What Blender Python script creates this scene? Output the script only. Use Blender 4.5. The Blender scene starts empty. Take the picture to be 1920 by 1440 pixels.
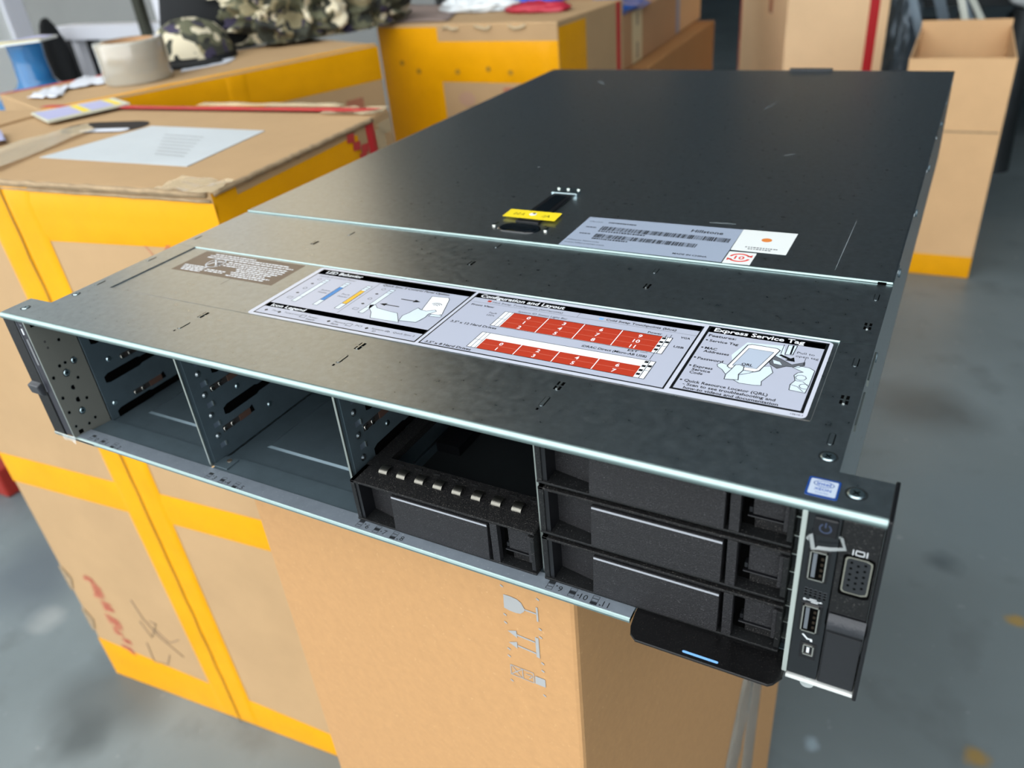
import bpy, math, random
from mathutils import Vector, Matrix, noise
random.seed(7)
SC = bpy.context.scene
COL = SC.collection
H = 800.0                                    # server top stands 800 mm above the floor

# ------------------------------------------------------------ camera
CR = (Vector((0.87933181, 0.46865491, -0.08448756)),      # right, down, forward in the server's frame
      Vector((0.17924505, -0.49009839, -0.85303856)),
      Vector((-0.44118793, 0.73495996, -0.51496317)))
CP = Vector((479.807, -221.944, 179.182))                 # mm
F = 1485.224
cam = bpy.data.cameras.new('camera'); co = bpy.data.objects.new('camera', cam); COL.objects.link(co)
m = Matrix((CR[0], -CR[1], -CR[2])).transposed().to_4x4()
m.translation = Vector((CP.x, CP.y, CP.z + H)) / 1000
co.matrix_world = m
cam.sensor_width = 36; cam.lens = F / 1920 * 36; cam.clip_start = 0.01; cam.clip_end = 100
cam.dof.use_dof = True; cam.dof.focus_distance = 0.37; cam.dof.aperture_fstop = 10.0
SC.camera = co

# ------------------------------------------------------------ light
w = bpy.data.worlds.new('world'); SC.world = w; w.use_nodes = True
bg = w.node_tree.nodes['Background']
bg.inputs[0].default_value = (0.93, 0.96, 0.98, 1); bg.inputs[1].default_value = 3.2
SC.view_settings.view_transform = 'Standard'; SC.view_settings.look = 'None'
SC.view_settings.exposure = 0.0; SC.view_settings.gamma = 1; SC.view_settings.use_curve_mapping = False

# ------------------------------------------------------------ helpers
def ray(px, py):
    a = ((px-960)/F, (py-720)/F, 1)
    return CR[0]*a[0] + CR[1]*a[1] + CR[2]*a[2]
def at_z(px, py, z):
    d = ray(px, py); return CP + d*((z-CP.z)/d.z)
def at_y(px, py, y):
    d = ray(px, py); return CP + d*((y-CP.y)/d.y)
def at_x(px, py, x):
    d = ray(px, py); return CP + d*((x-CP.x)/d.x)
def at_plane(px, py, A, n):
    d = ray(px, py); return CP + d*((A-CP).dot(n)/d.dot(n))
def lin(c):
    return tuple(((v/255)/12.92 if v/255 <= .04045 else ((v/255+.055)/1.055)**2.4) for v in c)

MATS = {}
def mat(name, rgb, rough=0.6, metal=0.0, var=0.0, vscale=20, bump=0.0, bscale=200, alpha=1.0, trans=0.0, spec=0.5,
        speck=0.0, speck_rgb=(200, 200, 200), speck_scale=900, coat=0.0, stretch=None, rvar=0.0, ior=1.45):
    if name in MATS: return MATS[name]
    M = bpy.data.materials.new(name); M.use_nodes = True; nt = M.node_tree; N = nt.nodes; L = nt.links
    b = N['Principled BSDF']; c = lin(rgb)
    b.inputs['Base Color'].default_value = (*c, 1); b.inputs['Roughness'].default_value = rough
    b.inputs['Metallic'].default_value = metal; b.inputs['Alpha'].default_value = alpha
    b.inputs['Transmission Weight'].default_value = trans; b.inputs['IOR'].default_value = ior
    b.inputs['Specular IOR Level'].default_value = spec; b.inputs['Coat Weight'].default_value = coat
    tc = N.new('ShaderNodeTexCoord'); mp = N.new('ShaderNodeMapping'); L.new(tc.outputs['Object'], mp.inputs[0])
    if stretch: mp.inputs['Scale'].default_value = stretch
    col = None
    if var > 0:
        n = N.new('ShaderNodeTexNoise'); n.inputs['Scale'].default_value = vscale; n.inputs['Detail'].default_value = 6
        n.inputs['Roughness'].default_value = 0.62
        L.new(mp.outputs[0], n.inputs[0])
        r = N.new('ShaderNodeMapRange'); r.inputs[1].default_value = .3; r.inputs[2].default_value = .7
        r.inputs[3].default_value = 1-var; r.inputs[4].default_value = 1+var
        L.new(n.outputs[0], r.inputs[0])
        v = N.new('ShaderNodeVectorMath'); v.operation = 'SCALE'; v.inputs[0].default_value = c
        L.new(r.outputs[0], v.inputs['Scale']); col = v.outputs[0]
        L.new(col, b.inputs['Base Color'])
        if rvar > 0:
            r2 = N.new('ShaderNodeMapRange'); r2.inputs[1].default_value = .3; r2.inputs[2].default_value = .7
            r2.inputs[3].default_value = rough-rvar; r2.inputs[4].default_value = rough+rvar
            L.new(n.outputs[0], r2.inputs[0]); L.new(r2.outputs[0], b.inputs['Roughness'])
    if speck > 0:
        n = N.new('ShaderNodeTexNoise'); n.inputs['Scale'].default_value = speck_scale; n.inputs['Detail'].default_value = 3
        L.new(mp.outputs[0], n.inputs[0])
        r = N.new('ShaderNodeMapRange'); r.inputs[1].default_value = 1-speck*.5-.06; r.inputs[2].default_value = 1-speck*.5+.08
        L.new(n.outputs[0], r.inputs[0])
        mx = N.new('ShaderNodeMix'); mx.data_type = 'RGBA'
        mx.inputs[6].default_value = (*c, 1); mx.inputs[7].default_value = (*lin(speck_rgb), 1)
        if col: L.new(col, mx.inputs[6])
        L.new(r.outputs[0], mx.inputs[0]); L.new(mx.outputs[2], b.inputs['Base Color'])
    if bump > 0:
        n = N.new('ShaderNodeTexNoise'); n.inputs['Scale'].default_value = bscale; n.inputs['Detail'].default_value = 4
        L.new(mp.outputs[0], n.inputs[0])
        bp = N.new('ShaderNodeBump'); bp.inputs['Strength'].default_value = bump; bp.inputs['Distance'].default_value = .001
        L.new(n.outputs[0], bp.inputs['Height']); L.new(bp.outputs[0], b.inputs['Normal'])
    MATS[name] = M
    return M

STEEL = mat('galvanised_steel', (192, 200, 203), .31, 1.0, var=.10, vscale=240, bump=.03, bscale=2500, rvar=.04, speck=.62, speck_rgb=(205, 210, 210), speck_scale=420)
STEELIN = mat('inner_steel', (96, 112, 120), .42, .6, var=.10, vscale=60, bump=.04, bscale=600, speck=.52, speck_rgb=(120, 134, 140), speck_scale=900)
SILL = mat('sill_steel', (132, 142, 152), .45, .5, var=.07, vscale=150, speck=.56, speck_rgb=(180, 188, 194), speck_scale=900)
STEELHI = mat('steel_highlight_tone', (158, 178, 176), .42, 1.0, var=.05, vscale=200)  # steel copy with the softened mint highlight of bent edges put into its colour
EDGE = mat('cut_steel_edge', (190, 196, 190), .38, 1.0)
GREYPLATE = mat('ear_plate_paint', (126, 126, 118), .5, 0.6, var=.06)
DARKHOLE = mat('dark_opening', (3, 3, 3), 1.0, spec=.05)
BLKPL = mat('black_plastic', (20, 21, 22), .45, spec=.35, var=.12, vscale=300, bump=.25, bscale=1600, speck=.66, speck_rgb=(78, 78, 76), speck_scale=1500)
BLKDUST = mat('dusty_black_plastic', (19, 19, 20), .55, var=.2, vscale=300, bump=.3, bscale=1600, speck=.68, speck_rgb=(104, 101, 96), speck_scale=2400, spec=.35)
BLKHANDLE = mat('textured_charcoal_plastic', (33, 33, 35), .45, var=.16, vscale=900, bump=.5, bscale=2200, speck=.68, speck_rgb=(84, 84, 86), speck_scale=2600, spec=.35)
BLKSM = mat('smooth_black_plastic', (17, 18, 21), .35)
GLOSSBLK = mat('glossy_black_panel', (12, 16, 20), .12, coat=.6)
GREYSTRIPE = mat('grey_stripe', (150, 154, 160), .5)
SPRING = mat('spring_metal', (128, 126, 118), .35, 1.0, stretch=(1, 1, 1), bump=.1, bscale=900)
SILVER = mat('bright_silver', (225, 222, 212), .2, 1.0)
SCREWM = mat('screw_zinc', (185, 205, 210), .28, 1.0)
BROWNBLK = mat('brown_clip', (95, 72, 62), .5, .3)
BLUEBAR = mat('light_blue_print', (120, 175, 235), .5)
STKWHITE = mat('sticker_white', (198, 202, 214), .3, coat=.3)
STKPANEL = mat('sticker_panel_grey', (180, 185, 200), .3, coat=.3)
STKPALE = mat('sticker_pale_blue', (212, 226, 236), .3, coat=.3)
INK = mat('sticker_black_ink', (16, 18, 20), .35)
INKGREY = mat('sticker_grey_ink', (96, 100, 106), .4)
INKWHITE = mat('sticker_white_ink', (232, 236, 240), .4)
TERRA = mat('terracotta_ink', (178, 56, 34), .4)
INKBLUE = mat('blue_ink', (70, 130, 190), .4)
INKYEL = mat('amber_ink', (222, 178, 60), .4)
BROWNLAB = mat('brown_label', (112, 98, 84), .35, .2)
LIDLAB = mat('serial_label_blue_grey', (156, 168, 186), .35, coat=.2)
WHITELAB = mat('white_label', (225, 230, 228), .4)
REDINK = mat('red_ink', (220, 70, 60), .5)
ORANGE = mat('orange_ink', (214, 128, 60), .5)
YELLAB = mat('yellow_label', (240, 214, 40), .4)
XBLUE = mat('dark_blue_badge', (26, 62, 128), .3, coat=.4)
XWHITE = mat('badge_white', (180, 192, 208), .3, coat=.4)
XINK = mat('badge_blue_ink', (28, 76, 160), .4)
KRAFT = mat('new_kraft_board', (186, 142, 94), .75, var=.055, vscale=170, bump=.04, bscale=500, speck=.6, speck_rgb=(202, 160, 112), speck_scale=420)
CARD = mat('worn_cardboard', (180, 148, 108), .8, var=.06, vscale=9, bump=.05, bscale=120)
CARDB = mat('tan_cardboard', (176, 136, 98), .8, var=.06, vscale=8, bump=.05, bscale=120)
CARDO = mat('orange_brown_cardboard', (166, 118, 70), .8, var=.05, vscale=8)
PALEC = mat('pale_new_cardboard', (240, 204, 160), .8, var=.04, vscale=8)
CARDL = mat('light_cardboard', (214, 174, 128), .8, var=.05, vscale=8)
CARDEDGE = mat('cardboard_edge', (158, 136, 106), .9, var=.2, vscale=90)
YTAPE = mat('yellow_packing_tape', (230, 160, 0), .42, var=.06, vscale=14, bump=.3, bscale=45, spec=.25, coat=.08)
CTAPE = mat('clear_packing_tape', (214, 196, 160), .22, bump=.5, bscale=60, coat=.5, alpha=.6)
CTAPEG = mat('grey_clear_tape', (176, 172, 160), .18, bump=.5, bscale=60, coat=.5, alpha=.65)
RTAPE = mat('red_tape', (186, 40, 46), .45, bump=.2, bscale=60)
REDPRINT = mat('faded_red_print', (200, 112, 90), .8, alpha=.5)
GREYPRINT = mat('grey_print', (160, 162, 162), .8)
PAPER = mat('white_paper', (214, 218, 226), .7, bump=.15, bscale=50)
PAPERB = mat('pale_document_paper', (192, 200, 204), .5, var=.05, vscale=12)
FLUTE = mat('pen_grey', (146, 126, 104), .8)
CLEAR = mat('clear_plastic_film', (225, 235, 235), .15, alpha=.35, coat=.5)
TAPEROLL = mat('clear_tape_roll', (226, 226, 212), .1, coat=1.0, trans=.55, var=.12, vscale=14, stretch=(.2,.2,3))
JUG = mat('blue_jug_plastic', (70, 150, 214), .12, trans=.5, coat=.4)
BLKCLOTH = mat('black_cloth', (24, 26, 28), .9, bump=.4, bscale=300)
WHITEP = mat('white_paint', (214, 216, 224), .5)
WALLW = mat('white_wall_paint', (226, 229, 226), .7, var=.02, vscale=2)
WALLREFL = mat('warm_reflection_wall_paint', (240, 215, 182), .8, var=.05, vscale=1)  # warm tone put into the colour for its reflection in the steel
DARKW = mat('blue_grey_wall_paint', (50, 76, 94), .8, var=.25, vscale=1.2)
CEIL = mat('grey_ceiling_sheet', (136, 154, 164), .7, var=.1, vscale=1)
BLUEBAG = mat('blue_plastic', (30, 88, 168), .3, bump=.6, bscale=30, coat=.3)
BLUEBR = mat('bright_blue_plastic', (40, 96, 210), .35, bump=.4, bscale=30)
WHITEBAG = mat('white_plastic', (228, 234, 236), .35, bump=.6, bscale=30)
REDBAG = mat('red_plastic', (176, 44, 62), .4, bump=.3, bscale=30)
GREYBAG = mat('silver_bubble_bag', (120, 132, 142), .3, .4, var=.3, vscale=30, bump=.8, bscale=60)
RAILG = mat('blue_grey_metal', (122, 138, 150), .4, .7)
RAILW = mat('cream_painted_metal', (200, 204, 194), .4)
DARKMET = mat('dark_metal', (48, 52, 54), .5, .5, var=.3, vscale=8)
OLIVE = mat('olive_metal', (64, 66, 56), .6, .2)

def camo_mat():
    M = bpy.data.materials.new('camouflage_cloth'); M.use_nodes = True; nt = M.node_tree; N = nt.nodes; L = nt.links
    b = N['Principled BSDF']; b.inputs['Roughness'].default_value = .9
    tc = N.new('ShaderNodeTexCoord'); cur = None
    for k, (sc, th, rgb) in enumerate(((20, .53, (58, 60, 50)), (24, .56, (146, 136, 104)), (26, .60, (62, 56, 78)), (24, .57, (216, 206, 178)), (34, .62, (40, 42, 38)))):
        mp = N.new('ShaderNodeMapping'); mp.inputs['Location'].default_value = (k*3.7, k*1.9, k*5.1); L.new(tc.outputs['Object'], mp.inputs[0])
        n = N.new('ShaderNodeTexNoise'); n.inputs['Scale'].default_value = sc; n.inputs['Detail'].default_value = 2; L.new(mp.outputs[0], n.inputs[0])
        r = N.new('ShaderNodeMapRange'); r.inputs[1].default_value = th-.008; r.inputs[2].default_value = th+.008; L.new(n.outputs[0], r.inputs[0])
        mx = N.new('ShaderNodeMix'); mx.data_type = 'RGBA'; mx.inputs[6].default_value = (*lin((98, 98, 76)), 1); mx.inputs[7].default_value = (*lin(rgb), 1)
        if cur: L.new(cur, mx.inputs[6])
        L.new(r.outputs[0], mx.inputs[0]); cur = mx.outputs[2]
    L.new(cur, b.inputs['Base Color'])
    return M
CAMO = camo_mat()

def tag(o, label=None, cat=None, group=None, kind=None):
    if label: o['label'] = label
    if cat: o['category'] = cat
    if group: o['group'] = group
    if kind: o['kind'] = kind
    return o
def thing(name, loc, label, cat, group=None):
    o = bpy.data.objects.new(name, None); COL.objects.link(o); o.empty_display_size = .05
    o.location = (loc[0]/1000, loc[1]/1000, (loc[2]+H)/1000)
    return tag(o, label, cat, group)

class MB:
    """collects faces in millimetres of the server frame"""
    def __init__(s, T=None): s.v = []; s.f = []; s.m = []; s.slots = []; s.T = T; s.sm = []
    def mi(s, m):
        if m not in s.slots: s.slots.append(m)
        return s.slots.index(m)
    def add(s, vs, fs, m, smooth=False):
        o = len(s.v); i = s.mi(m)
        for p in vs:
            p = Vector(p)
            s.v.append(s.T @ p if s.T else p)
        for f in fs: s.f.append([a+o for a in f]); s.m.append(i); s.sm.append(smooth)
        return s
    def poly(s, pts, m): return s.add(pts, [list(range(len(pts)))], m)
    def box(s, x0, x1, y0, y1, z0, z1, m):
        vs = [(x, y, z) for x in (x0, x1) for y in (y0, y1) for z in (z0, z1)]
        return s.add(vs, [(0,1,3,2),(4,6,7,5),(0,4,5,1),(2,3,7,6),(0,2,6,4),(1,5,7,3)], m)
    def extr(s, pts, vec, m):
        n = len(pts); vec = Vector(vec); vs = [Vector(p) for p in pts] + [Vector(p)+vec for p in pts]
        fs = [list(range(n))[::-1], list(range(n, 2*n))] + [(i, (i+1) % n, (i+1) % n+n, i+n) for i in range(n)]
        return s.add(vs, fs, m)
    def cyl(s, c, r, axis, m, n=20, r2=None, smooth=True, caps=True):
        c = Vector(c); a = Vector(axis); u = a.orthogonal().normalized(); w_ = a.normalized().cross(u); r2 = r if r2 is None else r2
        vs = []
        for k, (cc, rr) in enumerate(((c, r), (c+a, r2))):
            for i in range(n):
                t = 2*math.pi*i/n; vs.append(cc+u*math.cos(t)*rr+w_*math.sin(t)*rr)
        s.add(vs, [(i, (i+1) % n, (i+1) % n+n, i+n) for i in range(n)], m, smooth)
        if caps:
            s.add(vs[:n], [list(range(n))[::-1]], m); s.add(vs[n:], [list(range(n))], m)
        return s
    def lathe(s, c, prof, m, n=28, smooth=True, closed=False):
        c = Vector(c); vs = []; k = len(prof)
        for r, z in prof:
            for i in range(n):
                t = 2*math.pi*i/n; vs.append(c+Vector((r*math.cos(t), r*math.sin(t), z)))
        fs = []
        for j in range(k if closed else k-1):
            j2 = (j+1) % k
            for i in range(n): fs.append((j*n+i, j*n+(i+1) % n, j2*n+(i+1) % n, j2*n+i))
        return s.add(vs, fs, m, smooth)
    def tube(s, pts, r, m, n=8):
        pts = [Vector(p) for p in pts]; vs = []; fs = []
        for k, p in enumerate(pts):
            a = (pts[min(k+1, len(pts)-1)]-pts[max(k-1, 0)]).normalized(); u = a.cross(Vector((.13, .3, .94))).normalized(); w_ = a.cross(u)
            for i in range(n):
                t = 2*math.pi*i/n; vs.append(p+u*math.cos(t)*r+w_*math.sin(t)*r)
            if k:
                o = (k-1)*n
                for i in range(n): fs.append((o+i, o+(i+1) % n, o+n+(i+1) % n, o+n+i))
        fs += [list(range(n))[::-1], [len(vs)-n+i for i in range(n)]]
        return s.add(vs, fs, m, True)
    def grid(s, P, m, smooth=True):
        r = len(P); c = len(P[0])
        return s.add([p for row in P for p in row], [(i*c+j, i*c+j+1, (i+1)*c+j+1, (i+1)*c+j) for i in range(r-1) for j in range(c-1)], m, smooth)
    def build(s, name, parent=None, bevel=0, seg=2, org=None):
        me = bpy.data.meshes.new(name)
        if parent is not None:
            p = parent; off = Vector((0, 0, 0))
            while p is not None: off += p.location; p = p.parent
            off = off*1000 - Vector((0, 0, H))
        else:
            if org is None:
                xs = [v.x for v in s.v]; ys = [v.y for v in s.v]; zs = [v.z for v in s.v]
                org = Vector(((min(xs)+max(xs))/2, (min(ys)+max(ys))/2, min(zs)))
            off = Vector(org)
        me.from_pydata([((v-off)/1000)[:] for v in s.v], [], s.f)
        for m_ in s.slots: me.materials.append(m_)
        me.polygons.foreach_set('material_index', s.m); me.polygons.foreach_set('use_smooth', s.sm)
        me.update()
        o = bpy.data.objects.new(name, me); COL.objects.link(o)
        if parent is not None: o.parent = parent
        else: o.location = (off.x/1000, off.y/1000, (off.z+H)/1000)
        if bevel:
            b = o.modifiers.new('bevel', 'BEVEL'); b.width = bevel/1000; b.segments = seg; b.limit_method = 'ANGLE'; b.angle_limit = math.radians(40)
            b.harden_normals = False
        return o

# --- lettering
_tc = {}
def glyphs(t, bold):
    k = (t, bold)
    if k not in _tc:
        cu = bpy.data.curves.new('t', 'FONT'); cu.body = t; cu.size = 1; cu.resolution_u = 2; cu.offset = .022 if bold else 0
        ob = bpy.data.objects.new('t', cu); me = bpy.data.meshes.new_from_object(ob)
        vs = [v.co.copy() for v in me.vertices]; fs = [list(p.vertices) for p in me.polygons]
        bpy.data.objects.remove(ob); bpy.data.curves.remove(cu); bpy.data.meshes.remove(me)
        _tc[k] = (vs, fs)
    return _tc[k]
def text(mb, t, o, m, x1=None, h=2.0, u=(1, 0, 0), v=(0, 1, 0), n=(0, 0, 1), bold=False, center=False, lift=0.0):
    """o: baseline start in mm; h: capital height; x1: wanted length"""
    vs, fs = glyphs(t, bold)
    if not vs: return
    w0 = min(p.x for p in vs); w1 = max(p.x for p in vs)
    sy = h/0.72; sx = (x1/(w1-w0)) if x1 else sy
    u, v, n, o = Vector(u), Vector(v), Vector(n), Vector(o)
    off = -(w0+w1)/2 if center else -w0
    mb.add([o+u*(p.x+off)*sx+v*p.y*sy+n*lift for p in vs], fs, m)

def screw(parent, c, r, n=(0, 0, 1), torx=False):
    """pan screw, head facing n"""
    n = Vector(n); u = n.orthogonal().normalized(); w_ = n.cross(u); c = Vector(c)
    mb = MB(); k = 20
    rings = [(r*1.25, 0.02, DARKHOLE), (r, .05, SCREWM)]
    mb.cyl(c, r*1.28, n*.05, mat('screw_dark_ring', (60, 66, 68), .5, .8), n=k)  # darker disc around the screw head
    mb.cyl(c+n*.05, r, n*.35, SCREWM, n=k, r2=r*.8)
    for a in (0, 1):
        d1, d2 = (u, w_) if a == 0 else (w_, u)
        q = c+n*.42
        mb.poly([q+d1*r*.5+d2*r*.1, q-d1*r*.5+d2*r*.1, q-d1*r*.5-d2*r*.1, q+d1*r*.5-d2*r*.1], DARKHOLE)
    return mb.build('screw', parent)

# ============================================================ the place
def plane(name, pts, m, kind='structure'):
    o = MB().poly(pts, m).build(name); o['kind'] = kind; return o

def floor_mat():
    M = bpy.data.materials.new('grey_painted_floor'); M.use_nodes = True; nt = M.node_tree; N = nt.nodes; L = nt.links
    b = N['Principled BSDF']; tc = N.new('ShaderNodeTexCoord')
    geo = N.new('ShaderNodeNewGeometry')
    def noise_(sc, det, lo, hi, a, c_):
        n = N.new('ShaderNodeTexNoise'); n.inputs['Scale'].default_value = sc; n.inputs['Detail'].default_value = det
        L.new(geo.outputs['Position'], n.inputs[0]); r = N.new('ShaderNodeMapRange')
        r.inputs[1].default_value = lo; r.inputs[2].default_value = hi; r.inputs[3].default_value = a; r.inputs[4].default_value = c_
        L.new(n.outputs[0], r.inputs[0]); return r.outputs[0]
    a = noise_(2.2, 6, .35, .65, 0, 1); c = noise_(9, 4, .56, .72, 0, .45); d = noise_(40, 3, .68, .75, 0, .25)
    mx = N.new('ShaderNodeMix'); mx.data_type = 'RGBA'
    mx.inputs[6].default_value = (*lin((104, 114, 116)), 1); mx.inputs[7].default_value = (*lin((120, 131, 134)), 1); L.new(a, mx.inputs[0])
    m2 = N.new('ShaderNodeMix'); m2.data_type = 'RGBA'; m2.inputs[7].default_value = (*lin((84, 90, 91)), 1)
    L.new(c, m2.inputs[0]); L.new(mx.outputs[2], m2.inputs[6])
    m3 = N.new('ShaderNodeMix'); m3.data_type = 'RGBA'; m3.inputs[7].default_value = (*lin((168, 174, 176)), 1)
    L.new(d, m3.inputs[0]); L.new(m2.outputs[2], m3.inputs[6]); cur = m3.outputs[2]
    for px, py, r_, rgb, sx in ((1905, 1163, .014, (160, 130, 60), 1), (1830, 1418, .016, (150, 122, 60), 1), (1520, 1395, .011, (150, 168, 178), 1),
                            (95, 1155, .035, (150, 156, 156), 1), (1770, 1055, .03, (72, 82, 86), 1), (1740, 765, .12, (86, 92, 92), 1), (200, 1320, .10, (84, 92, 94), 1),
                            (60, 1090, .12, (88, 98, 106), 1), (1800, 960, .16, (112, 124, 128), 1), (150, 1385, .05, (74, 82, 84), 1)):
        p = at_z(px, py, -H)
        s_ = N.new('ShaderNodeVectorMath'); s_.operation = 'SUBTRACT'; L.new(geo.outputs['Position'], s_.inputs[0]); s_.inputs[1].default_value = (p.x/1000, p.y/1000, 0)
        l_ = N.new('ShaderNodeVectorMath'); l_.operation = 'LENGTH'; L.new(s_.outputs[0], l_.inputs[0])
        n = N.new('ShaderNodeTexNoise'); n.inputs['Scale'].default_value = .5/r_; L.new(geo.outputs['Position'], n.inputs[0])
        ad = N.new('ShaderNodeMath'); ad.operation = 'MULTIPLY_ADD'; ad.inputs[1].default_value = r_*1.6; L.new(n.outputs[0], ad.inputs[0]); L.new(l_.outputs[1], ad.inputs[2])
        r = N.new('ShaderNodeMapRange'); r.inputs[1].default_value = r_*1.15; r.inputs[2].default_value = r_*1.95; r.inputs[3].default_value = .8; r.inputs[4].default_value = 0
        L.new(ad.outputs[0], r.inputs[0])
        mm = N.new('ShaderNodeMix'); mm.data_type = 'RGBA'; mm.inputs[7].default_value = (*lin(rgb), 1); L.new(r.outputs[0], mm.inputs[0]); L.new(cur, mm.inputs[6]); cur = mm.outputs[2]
    L.new(cur, b.inputs['Base Color']); b.inputs['Roughness'].default_value = .42
    bp = N.new('ShaderNodeBump'); bp.inputs['Strength'].default_value = .15; bp.inputs['Distance'].default_value = .002
    n = N.new('ShaderNodeTexNoise'); n.inputs['Scale'].default_value = 25; L.new(geo.outputs['Position'], n.inputs[0]); L.new(n.outputs[0], bp.inputs['Height']); L.new(bp.outputs[0], b.inputs['Normal'])
    return M
XL, XR, YF, YB, ZC = -3600, 3800, -2600, 10500, 3600
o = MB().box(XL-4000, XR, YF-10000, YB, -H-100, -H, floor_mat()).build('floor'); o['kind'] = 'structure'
o = MB().box(XL-4000, XR, YB, YB+200, -H, ZC, DARKW).build('wall_back'); o['kind'] = 'structure'
o = MB().box(XL-4200, XL-4000, 0, YB, -H, ZC, WALLREFL).build('wall_left'); o['kind'] = 'structure'
o = MB().box(XR, XR+200, -2600, YB, -H, ZC, DARKW).build('wall_right_blocker'); o['kind'] = 'structure'  # unseen wall, set close and run forward to block light from the right
o = MB().box(XL-4200, XR+200, 100, YB+200, ZC, ZC+150, CEIL).build('ceiling'); o['kind'] = 'structure'
# white partition at the left of the photo, with its pale edge trim
E1 = at_x(38, 40, -2300)
o = MB().box(-2400, -2300, -400, E1.y-45, -H, 1500, WALLW).build('wall_partition'); o['kind'] = 'structure'
o = MB().box(-2410, -2285, E1.y-45, E1.y+25, -H, 1510, WHITEP).build('trim_1', bevel=4); o['kind'] = 'structure'

# ============================================================ the server
SV = thing('rack_server', (241, 360, -86.8), 'open-fronted grey metal rack server with stickers on its lid, on the new brown box', 'server')
D = 719.7; CL, CRr = 19.7, 463.6; YS = 185.8; ER = 21.0

# ---- front top cover with a bent front lip and a shallow recess
def cover():
    mb = MB()
    RX0, RX1, RY0, RY1, dz, sl = 37.0, 449.0, 48.8, 118.2, -.6, .4
    xs = [CL, RX0, RX0+sl, RX1-sl, RX1, CRr]
    ys = [ER, RY0, RY0+1.9, RY1-sl, RY1, YS-.6]
    P = [[Vector((x, y, dz if 2 <= i <= 3 and 2 <= j <= 3 else 0)) for i, x in enumerate(xs)] for j, y in enumerate(ys)]
    mb.grid(P[:4], STEEL, False); mb.grid(P[3:5], STEELHI, False); mb.grid(P[4:], STEEL, False)
    # ear strip and bent lip, full 482 width
    prof = [(ER, 0), (2.0, 0)] + [(2.0-2.0*math.sin(a), -2.0+2.0*math.cos(a)) for a in [math.radians(d) for d in (15, 30, 45, 60, 75, 90)]] + [(0, -3.2), (.5, -3.5), (1.2, -3.2), (1.4, -1.8), (ER, -1.4)]
    xs2 = [0, CL, CRr, 482]
    G = [[Vector((x, y, z)) for x in xs2] for (y, z) in prof]
    mb.grid(G[:2], STEEL, True); mb.grid(G[1:], STEELHI, True)
    for x in (0, 482): mb.poly([(x, y, z) for y, z in prof], STEEL)
    mb.poly([(0, ER, 0), (CL, ER, 0), (CL, ER, -1.4), (0, ER, -1.4)], STEEL)
    mb.poly([(CRr, ER, 0), (482, ER, 0), (482, ER, -1.4), (CRr, ER, -1.4)], STEEL)
    # underside and side folds
    mb.box(CL+.2, CRr-.2, ER, YS-.6, -1.6, -1.2, STEELIN)
    for x0, x1 in ((CL-.2, CL+1.0), (CRr-1.0, CRr+.2)):
        mb.box(x0, x1, ER, YS-.6, -9, -.02, STEEL)
    # recess back slope carries the highlight tone in its colour
    o = mb.build('front_top_cover', SV)
    return o
cover()
def stadium(c, l, w_, ang, z, m, n=6):
    pts = []
    for s_ in (1, -1):
        for i in range(n+1):
            t = math.pi*i/n - math.pi/2
            x = (math.cos(t)*w_/2+l/2-w_/2)*s_; y = math.sin(t)*w_/2*s_
            pts.append((c[0]+x*math.cos(ang)-y*math.sin(ang), c[1]+x*math.sin(ang)+y*math.cos(ang), z))
    return pts
V90 = math.pi/2
PRESS = mat('pressed_steel_ring', (120, 128, 130), .35, 1.0)
PBRI = mat('pressed_steel_bright', (205, 210, 208), .3, 1.0)
def dumbbell(x, y, L=6.0):
    mb = MB()
    for s_ in (-1, 1):
        for q in (-1, 1):
            mb.poly([(x+q*.6+a*1.05, y+s_*L*.3+b_*1.45, .04) for a, b_ in ((-1, -1), (1, -1), (1, 1), (-1, 1))], DARKHOLE)
    mb.box(x-.45, x+.45, y-L/2, y+L/2, .0, .35, PBRI); mb.build('pierced_slot', SV)
def pslot(x, y, L=7.5):
    mb = MB()
    mb.poly(stadium((x, y), L+1, 2.6, V90, .03, PRESS), PRESS)
    mb.extr(stadium((x, y), L, 1.6, V90, .03, PRESS), (0, 0, .25), STEEL)
    mb.poly([(x+.8, y-L/2+.5, .05), (x+1.15, y-L/2+.5, .05), (x+1.15, y+L/2-.5, .05), (x+.8, y+L/2-.5, .05)], DARKHOLE); mb.build('pressed_slot', SV)
for x in (128.5, 238, 346.5):
    dumbbell(x, 39.6, 6.2); pslot(x-.5, 26); q = MB().poly([(x-1.4, 19.0, .04), (x-.3, 19.0, .04), (x-.3, 20.6, .04), (x-1.4, 20.6, .04)], DARKHOLE).build('pierced_mark', SV)
for x in (117, 238, 347.5):
    dumbbell(x, 148, 5)
for x, y in ((131, 169), (240, 177), (345.2, 168.4)): pslot(x, y, 6.5)
for y in (168.7, 100.8, 40.1): pslot(458.6-.6, y, 7.6)
for y in (136.2, 69.1): dumbbell(458.2, y, 6.5)
for y in (52, 92, 132): pslot(24, y, 7)
screw(SV, (458.8, 28.6, .0), 2.7)
screw(SV, (470.7, 10.9, .0), 2.9)
screw(SV, (10.2, 10.6, 0), 2.3)
screw(SV, (24.0, 35.0, 0), 2.0)

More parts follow.
